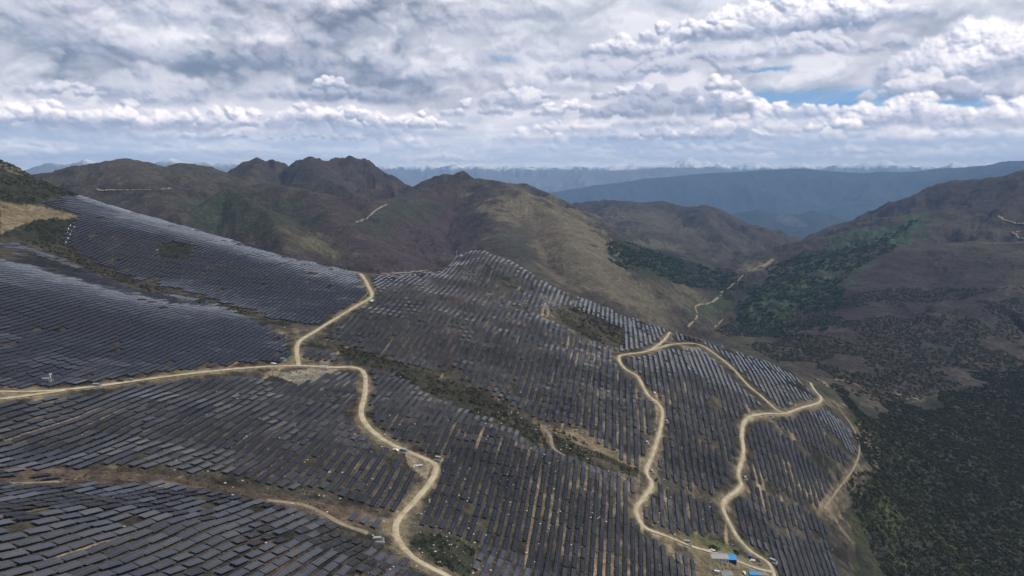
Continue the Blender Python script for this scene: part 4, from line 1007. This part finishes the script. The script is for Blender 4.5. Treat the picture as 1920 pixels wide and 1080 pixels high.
scatter('pale_rubble', rk[~isb], rsc[~isb], rock_mesh('rubble_piece', r1), M_ROCK, 'small pale stones scattered between the solar rows', 'rubble')

M_WHITE = material('white_paint', (.75, .75, .73), .5); M_GREYROOF = material('grey_roof_sheet', (.34, .34, .33), .6); M_BLUEROOF = material('blue_roof_sheet', (.04, .28, .60), .5)
M_WALL = material('pale_wall', (.62, .61, .58), .8); M_DARK = material('dark_opening', (.02, .02, .02), .8); M_GLASS = material('vehicle_glass', (.02, .025, .03), .1)
M_TYRE = material('tyre_rubber', (.02, .02, .02), .9); M_CONC = material('concrete', (.33, .32, .29), .9); M_KIOSK = material('grey_green_cabinet', (.20, .24, .25), .6)
M_BLUE = material('blue_paint', (.06, .16, .34), .4); M_RED = material('rust_red', (.13, .045, .03), .8); M_GREEN = material('green_paint', (.05, .13, .10), .5); M_OLD = material('weathered_sheet', (.22, .22, .20), .8)
M_PIPE = material('white_pipe', (.70, .71, .72), .5)
def root_at(name, u, v, heading, label, cat, group=None, dz=0.0, scale=1.0):
    p = hits([(u, v)])[0]
    r = bpy.data.objects.new(name, None); C.objects.link(r); r.location = (p[0], p[1], p[2]+dz); r.rotation_euler = (0, 0, math.radians(heading)); r.scale = (scale,)*3
    return setp(r, label, cat, group)
def vehicle(name, u, v, heading, label, paint, kind='pickup', group='vehicles parked on the dirt roads', scale=1.25):
    r = root_at(name, u, v, heading, label, 'truck' if kind != 'car' else 'car', group, .45, scale)
    L = {'pickup': 5.2, 'car': 4.6, 'truck': 7.6}[kind]; h = L/2
    if kind == 'pickup': prof = [(-h,.5),(-h,1.05),(-.4,1.1),(-.25,1.2),(h-1.5,1.2),(h-.2,1.02),(h,.85),(h,.45)]; cab = [(-.45,1.1),(-.3,1.75),(.95,1.75),(1.45,1.15)]
    elif kind == 'car': prof = [(-h,.5),(-h,1.0),(h-1.3,1.1),(h-.1,.9),(h,.8),(h,.4),(-h+.1,.38)]; cab = [(-h+.15,1.0),(-h+.4,1.7),(.5,1.7),(1.15,1.05)]
    else: prof = [(-h,.7),(-h,1.15),(h-2.0,1.15),(h-2.0,.9),(h,.9),(h,.5),(-h+.1,.5)]; cab = [(h-2.0,.9),(h-2.0,2.6),(h-.35,2.6),(h,1.6),(h,.9)]
    MB().prism(prof, -.95, .95).obj('body', paint, r)
    c = MB().prism(cab, -.86, .86).obj('cabin', paint, r)
    zt = cab[1][1]; x0, x1 = cab[1][0], cab[2][0]
    MB().box(((x0+x1)/2+.05, 0, zt-.32), (x1-x0-.15, 1.78, .38)).obj('side_window', M_GLASS, c)
    if kind == 'truck':
        MB().box((-1.1, 0, 1.95), (L-2.6, 2.0, 1.6)).obj('cargo_box', M_WHITE if paint is not M_WHITE else M_WALL, r)
    for sx in (-h*.62, h*.64):
        for sy in (-.86, .86):
            MB().bar((sx, sy-.13, .38), (sx, sy+.13, .38), .40, n=12).obj('wheel', M_TYRE, r)
    for sy in (-.7, .7): MB().box((h+.01, sy, .78), (.06, .3, .16)).obj('headlight', M_WHITE, r)
    return r
def kiosk(u, v, heading, label, scale=1.0):
    r = root_at('transformer_station', u, v, heading, label, 'transformer', 'transformer stations beside the dirt roads', 0, scale)
    MB().box((0, 0, -.1), (9, 6.2, 2.2)).obj('concrete_pad', M_CONC, r)
    c = MB().box((-.6, 0, 2.3), (5.6, 2.6, 2.5)).obj('cabinet', M_KIOSK, r)
    for x in (-2.4, -.6, 1.2): MB().box((x, -1.33, 2.2), (1.4, .08, 1.9)).obj('door', M_STEEL, c)
    MB().box((-.6, 0, 3.64), (6.0, 3.0, .16)).obj('roof', M_GREYROOF, r)
    MB().box((3.2, 0, 1.9), (1.5, 1.8, 1.7)).box((3.2, 0, 2.9), (.9, 1.2, .3)).obj('transformer_tank', M_KIOSK, r)
    m = MB()
    for sx, sy in ((-4.3,-2.9),(4.3,-2.9),(4.3,2.9),(-4.3,2.9),(0,-2.9),(0,2.9)): m.bar((sx, sy, 1), (sx, sy, 2.1), .06)
    for z in (1.55, 2.1): m.bar((-4.3,-2.9,z),(4.3,-2.9,z),.05).bar((4.3,-2.9,z),(4.3,2.9,z),.05).bar((4.3,2.9,z),(-4.3,2.9,z),.05).bar((-4.3,2.9,z),(-4.3,-2.9,z),.05)
    m.obj('railing', M_STEEL, r)
    return r
def hut(name, u, v, heading, label, dims, wallm, roofm, cat='hut', gable=True, dz=0, group=None, nwin=2):
    r = root_at(name, u, v, heading, label, cat, group, dz)
    x, y, h = dims
    MB().box((0, 0, h/2-1), (x, y, h+2)).obj('wall', wallm, r)
    if gable:
        e = .5; prof = [(-y/2-e, h-.1), (0, h+y*.16), (y/2+e, h-.1), (y/2+e, h+.12), (0, h+y*.16+.25), (-y/2-e, h+.12)]
        me = MB().prism(prof, -x/2-.5, x/2+.5); me.v = [(b, a, c) for a, b, c in me.v]; q = me.obj('roof', roofm, r)
        k = MB()
        for i in range(int(x//1.6)): k.bar((-x/2+.8+i*1.6, -y/2-.4, h+.16), (-x/2+.8+i*1.6, 0, h+y*.16+.28), .05, n=4).bar((-x/2+.8+i*1.6, y/2+.4, h+.16), (-x/2+.8+i*1.6, 0, h+y*.16+.28), .05, n=4)
        k.obj('roof_rib', roofm, q)
    else: MB().box((0, 0, h+.1), (x+.6, y+.6, .22)).obj('roof', roofm, r)
    for i in range(nwin): MB().box((-x/2+x*(i+.7)/(nwin+1), -y/2-.02, h*.55), (1.2, .1, 1.0)).obj('window', M_GLASS, r)
    MB().box((x/2-1.4, -y/2-.03, 1.0), (1.0, .1, 2.0)).obj('door', M_DARK, r)
    return r
def camp():
    r = hut('workshop', 1348, 1049, -3, 'long white walled workshop with grey sheet roof in the camp', (17, 9.5, 3.8), M_WALL, M_GREYROOF, 'workshop', nwin=4)
    hut('open_shed', 1371, 1050, -3, 'bright blue roofed open shed joined to the grey workshop', (8.2, 10.5, 3.5), M_DARK, M_BLUEROOF, 'shed', nwin=0)
    hut('camp_hut', 1361, 1080, 8, 'weathered grey roofed hut at bottom edge below workshop', (11, 9, 3.0), M_WALL, M_OLD, 'hut')
    hut('site_office', 1413, 1079, -4, 'blue and grey roofed site office at bottom edge beside road', (9, 6, 2.8), M_WALL, M_BLUEROOF, 'hut')
    hut('site_office', 1429, 1080, -4, 'slate grey roofed hut just right of the blue site office', (8, 6, 2.8), M_WALL, M_OLD, 'hut')
    vehicle('pickup_truck', 1410, 1053, 185, 'white pickup truck parked in the camp beside the road', M_WHITE)
    vehicle('parked_car', 1405, 1045, 150, 'small blue car parked on grass above the white pickup', M_BLUE, 'car')
    vehicle('pickup_truck', 1342, 1075, 160, 'blue and white truck standing left of weathered grey hut', M_BLUE, 'truck', scale=1.0)
    vehicle('parked_van', 1395, 1076, 95, 'pale van parked between the two bottom edge huts', M_WHITE, 'car')
    vehicle('pickup_truck', 1335, 1034, 170, 'white flatbed parked on grass above the workshop', M_WHITE)
    r = root_at('scrap_heap', 1419, 1051, 20, 'rust red heap of scrap beside the white pickup', 'scrap heap', None, 0)
    m = MB(); rr = random.Random(4)
    for i in range(26): m.box((rr.uniform(-3, 3), rr.uniform(-1.6, 1.6), rr.uniform(.1, 1.1)), (rr.uniform(.5, 2), rr.uniform(.3, .9), rr.uniform(.2, .7)), 0, rr.uniform(0, 3))
    m.obj('scrap_pile', M_RED, r)
    r = root_at('generator', 1425, 1060, 30, 'grey generator skid on dirt between scrap heap and road', 'generator', None, .2)
    MB().box((0, 0, 1.1), (3.6, 1.8, 1.9)).obj('housing', M_STEEL, r); MB().box((0, 0, .1), (4.4, 2.2, .3)).obj('skid', M_DARK, r); MB().bar((1.2, 0, 2), (1.2, 0, 3.0), .12).obj('exhaust', M_DARK, r)
camp()
kiosk(88, 716, 12, 'pale transformer station under lightning mast beside main road, far left', 1.0)
kiosk(181, 725, 10, 'grey transformer station just below main road, left of centre', .9)
kiosk(531, 676, 10, 'transformer station at the right foot of the left hill array', .85)
kiosk(757, 848, -28, 'transformer station beside road bend above the white debris pile', .95)
kiosk(822, 862, -25, 'transformer station at top corner of bottom centre array by sharp bend', .9)
kiosk(709, 1015, 5, 'transformer station at edge of bottom left array near hairpin', .95)
kiosk(1224, 755, 70, 'transformer station left of the centre right road, upper one', .9)
kiosk(1213, 832, 80, 'transformer station left of the centre right road, lower one', .9)
kiosk(1250, 792, 80, 'transformer station right of the centre right road', .85)
kiosk(1222, 885, 80, 'transformer station inside the S bend above the gully end', .8)
kiosk(1397, 898, 85, 'transformer station right of the eastern road at mid slope', .9)
kiosk(1449, 1054, -40, 'grey transformer station beside the bottom right road', 1.0)
kiosk(1289, 1019, -15, 'dark transformer station at top edge of bottom centre rows by camp track', .9)
kiosk(1481, 757, 20, 'transformer station above the eastern road junction', .8)
kiosk(1447, 782, 20, 'transformer station just below the eastern road junction', .8)
def mast(u, v, h, label, name='radio_mast', w=.7):
    r = root_at(name, u, v, 20, label, 'mast', None, -.5)
    m = MB(); n = int(h/2)
    for sx, sy in ((-1,-1),(1,-1),(1,1),(-1,1)): m.bar((sx*w, sy*w, 0), (sx*w*.35, sy*w*.35, h), .14, n=4)
    for i in range(n):
        z0, z1 = h*i/n, h*(i+1)/n; k0, k1 = w*(1-.65*i/n), w*(1-.65*(i+1)/n)
        for a, b in (((-1,-1),(1,-1)),((1,-1),(1,1)),((1,1),(-1,1)),((-1,1),(-1,-1))): m.bar((a[0]*k0, a[1]*k0, z0), (b[0]*k1, b[1]*k1, z1), .08, n=4)
    m.obj('lattice_tower', M_WALL, r)
    MB().bar((0, 0, h), (0, 0, h+2.2), .1, n=5).obj('lightning_rod', M_STEEL, r)
    for dx, dy, z in ((.9, 0, h-1), (-.8, .4, h-1.2), (0, -.9, h-2.6)): MB().box((dx, dy, z), (.5, .5, 1.8)).obj('antenna_panel', M_WHITE, r)
    MB().box((0, 0, .3), (4.5, 4.5, 1.2)).obj('concrete_base', M_CONC, r)
mast(856, 480, 22, 'tall pale lattice radio mast on the central hilltop')
mast(96, 716, 9, 'short lightning mast rising beside far left transformer station', 'lightning_mast', .22)
hut('site_cabin', 789, 509, 5, 'small white cabin on the saddle behind the solar rows', (7, 3, 2.8), M_WHITE, M_WHITE, 'cabin', gable=False)
hut('equipment_shelter', 866, 482, 0, 'pale flat shelter beside the radio mast on hilltop', (5, 4, 2.6), M_WALL, M_WHITE, 'shelter', gable=False, nwin=0)
vehicle('parked_car', 513, 684, 10, 'white car driving the main road under left hill array', M_WHITE, 'car')
vehicle('box_truck', 607, 692, 5, 'white truck parked beside main road above pale gravel cut', M_WHITE, 'truck')
vehicle('parked_car', 226, 716, 190, 'dark pickup beside the main road at left', M_TYRE, 'pickup')
vehicle('pickup_truck', 243, 714, 8, 'silver pickup on the main road right of the dark one', M_STEEL, 'pickup')
vehicle('box_truck', 698, 567, 60, 'green truck standing in the upper road bend by saddle', M_GREEN, 'truck')
vehicle('pickup_truck', 742, 846, -30, 'white pickup beside the road left of transformer station', M_WHITE, 'pickup')
vehicle('pickup_truck', 1227, 738, 100, 'white pickup stopped on the centre right road', M_WHITE, 'pickup')
vehicle('parked_car', 1231, 901, 60, 'dark vehicle at the S bend of centre right road', M_TYRE, 'pickup')
r = root_at('debris_pile', 782, 873, 25, 'pile of white panels and packaging dumped inside the sharp road bend', 'debris', None, 0)
m = MB(); rr = random.Random(9)
for i in range(14): m.box((rr.uniform(-3.5, 3.5), rr.uniform(-2, 2), rr.uniform(.1, 1.0)), (rr.uniform(1, 2.6), rr.uniform(.6, 1.4), rr.uniform(.1, .6)), 0, rr.uniform(0, 3))
m.obj('white_boards', M_WHITE, r)
m = MB()
for i in range(10): m.box((rr.uniform(-9, -2), rr.uniform(2, 6), rr.uniform(.1, .6)), (rr.uniform(1.5, 3.5), rr.uniform(.6, 1.4), rr.uniform(.1, .5)), 0, rr.uniform(-.6, .6))
m.obj('stacked_steel', M_STEEL, r)
def pipe(pts, label, rad):
    w = polyline(pts, 2.0); c = w.mean(0); m = MB(); lo = w-c+np.array([0, 0, .6])
    for a, b in zip(lo[:-1], lo[1:]): m.bar(a, b, rad, n=6)
    o = m.obj('flume_pipe', M_PIPE); o.location = c; setp(o, label, 'pipe')
pipe([(141,424),(136,432),(130,443),(123,456)], 'bright white pipe running down beside the upper left array', .8)
pipe([(133,422),(128,430),(126,440)], 'thinner grey pipe curving left of the bright white pipe', .4)
def bush(u, v, s, label):
    me = leaf_clump('camp_bush', 160, np.random.default_rng(int(u)), .7, .3); me.materials.append(M_SCRUB)
    p = hits([(u, v)])[0]; o = link('bush', me); o.location = p; o.scale = (s*1.5, s, s); setp(o, label, 'bush')
bush(1337, 1030, 4.0, 'round dark bush on the grass bank above the workshop')
bush(1381, 1037, 3.0, 'smaller dark bush at right end of grass bank')
# ------------------------------------------------------------------ the air
def build_haze():
    lo, hi = -2600.0, 1250.0
    o = MB().box((0, 24500, (lo+hi)/2), (90000, 52000, hi-lo)).obj('haze', [], None)
    m = bpy.data.materials.new('haze'); m.use_nodes = True; nt = m.node_tree; nt.nodes.clear()
    v = nt.nodes.new('ShaderNodeVolumePrincipled'); v.inputs['Color'].default_value = (.38, .62, 1.0, 1); v.inputs['Density'].default_value = HAZE; v.inputs['Anisotropy'].default_value = 0.0
    ou = nt.nodes.new('ShaderNodeOutputMaterial'); nt.links.new(v.outputs[0], ou.inputs['Volume'])
    o.data.materials.append(m); setp(o, 'thin blue haze filling the air over the mountains', 'haze', kind='stuff')
HAZE = 3.5e-5
build_haze()
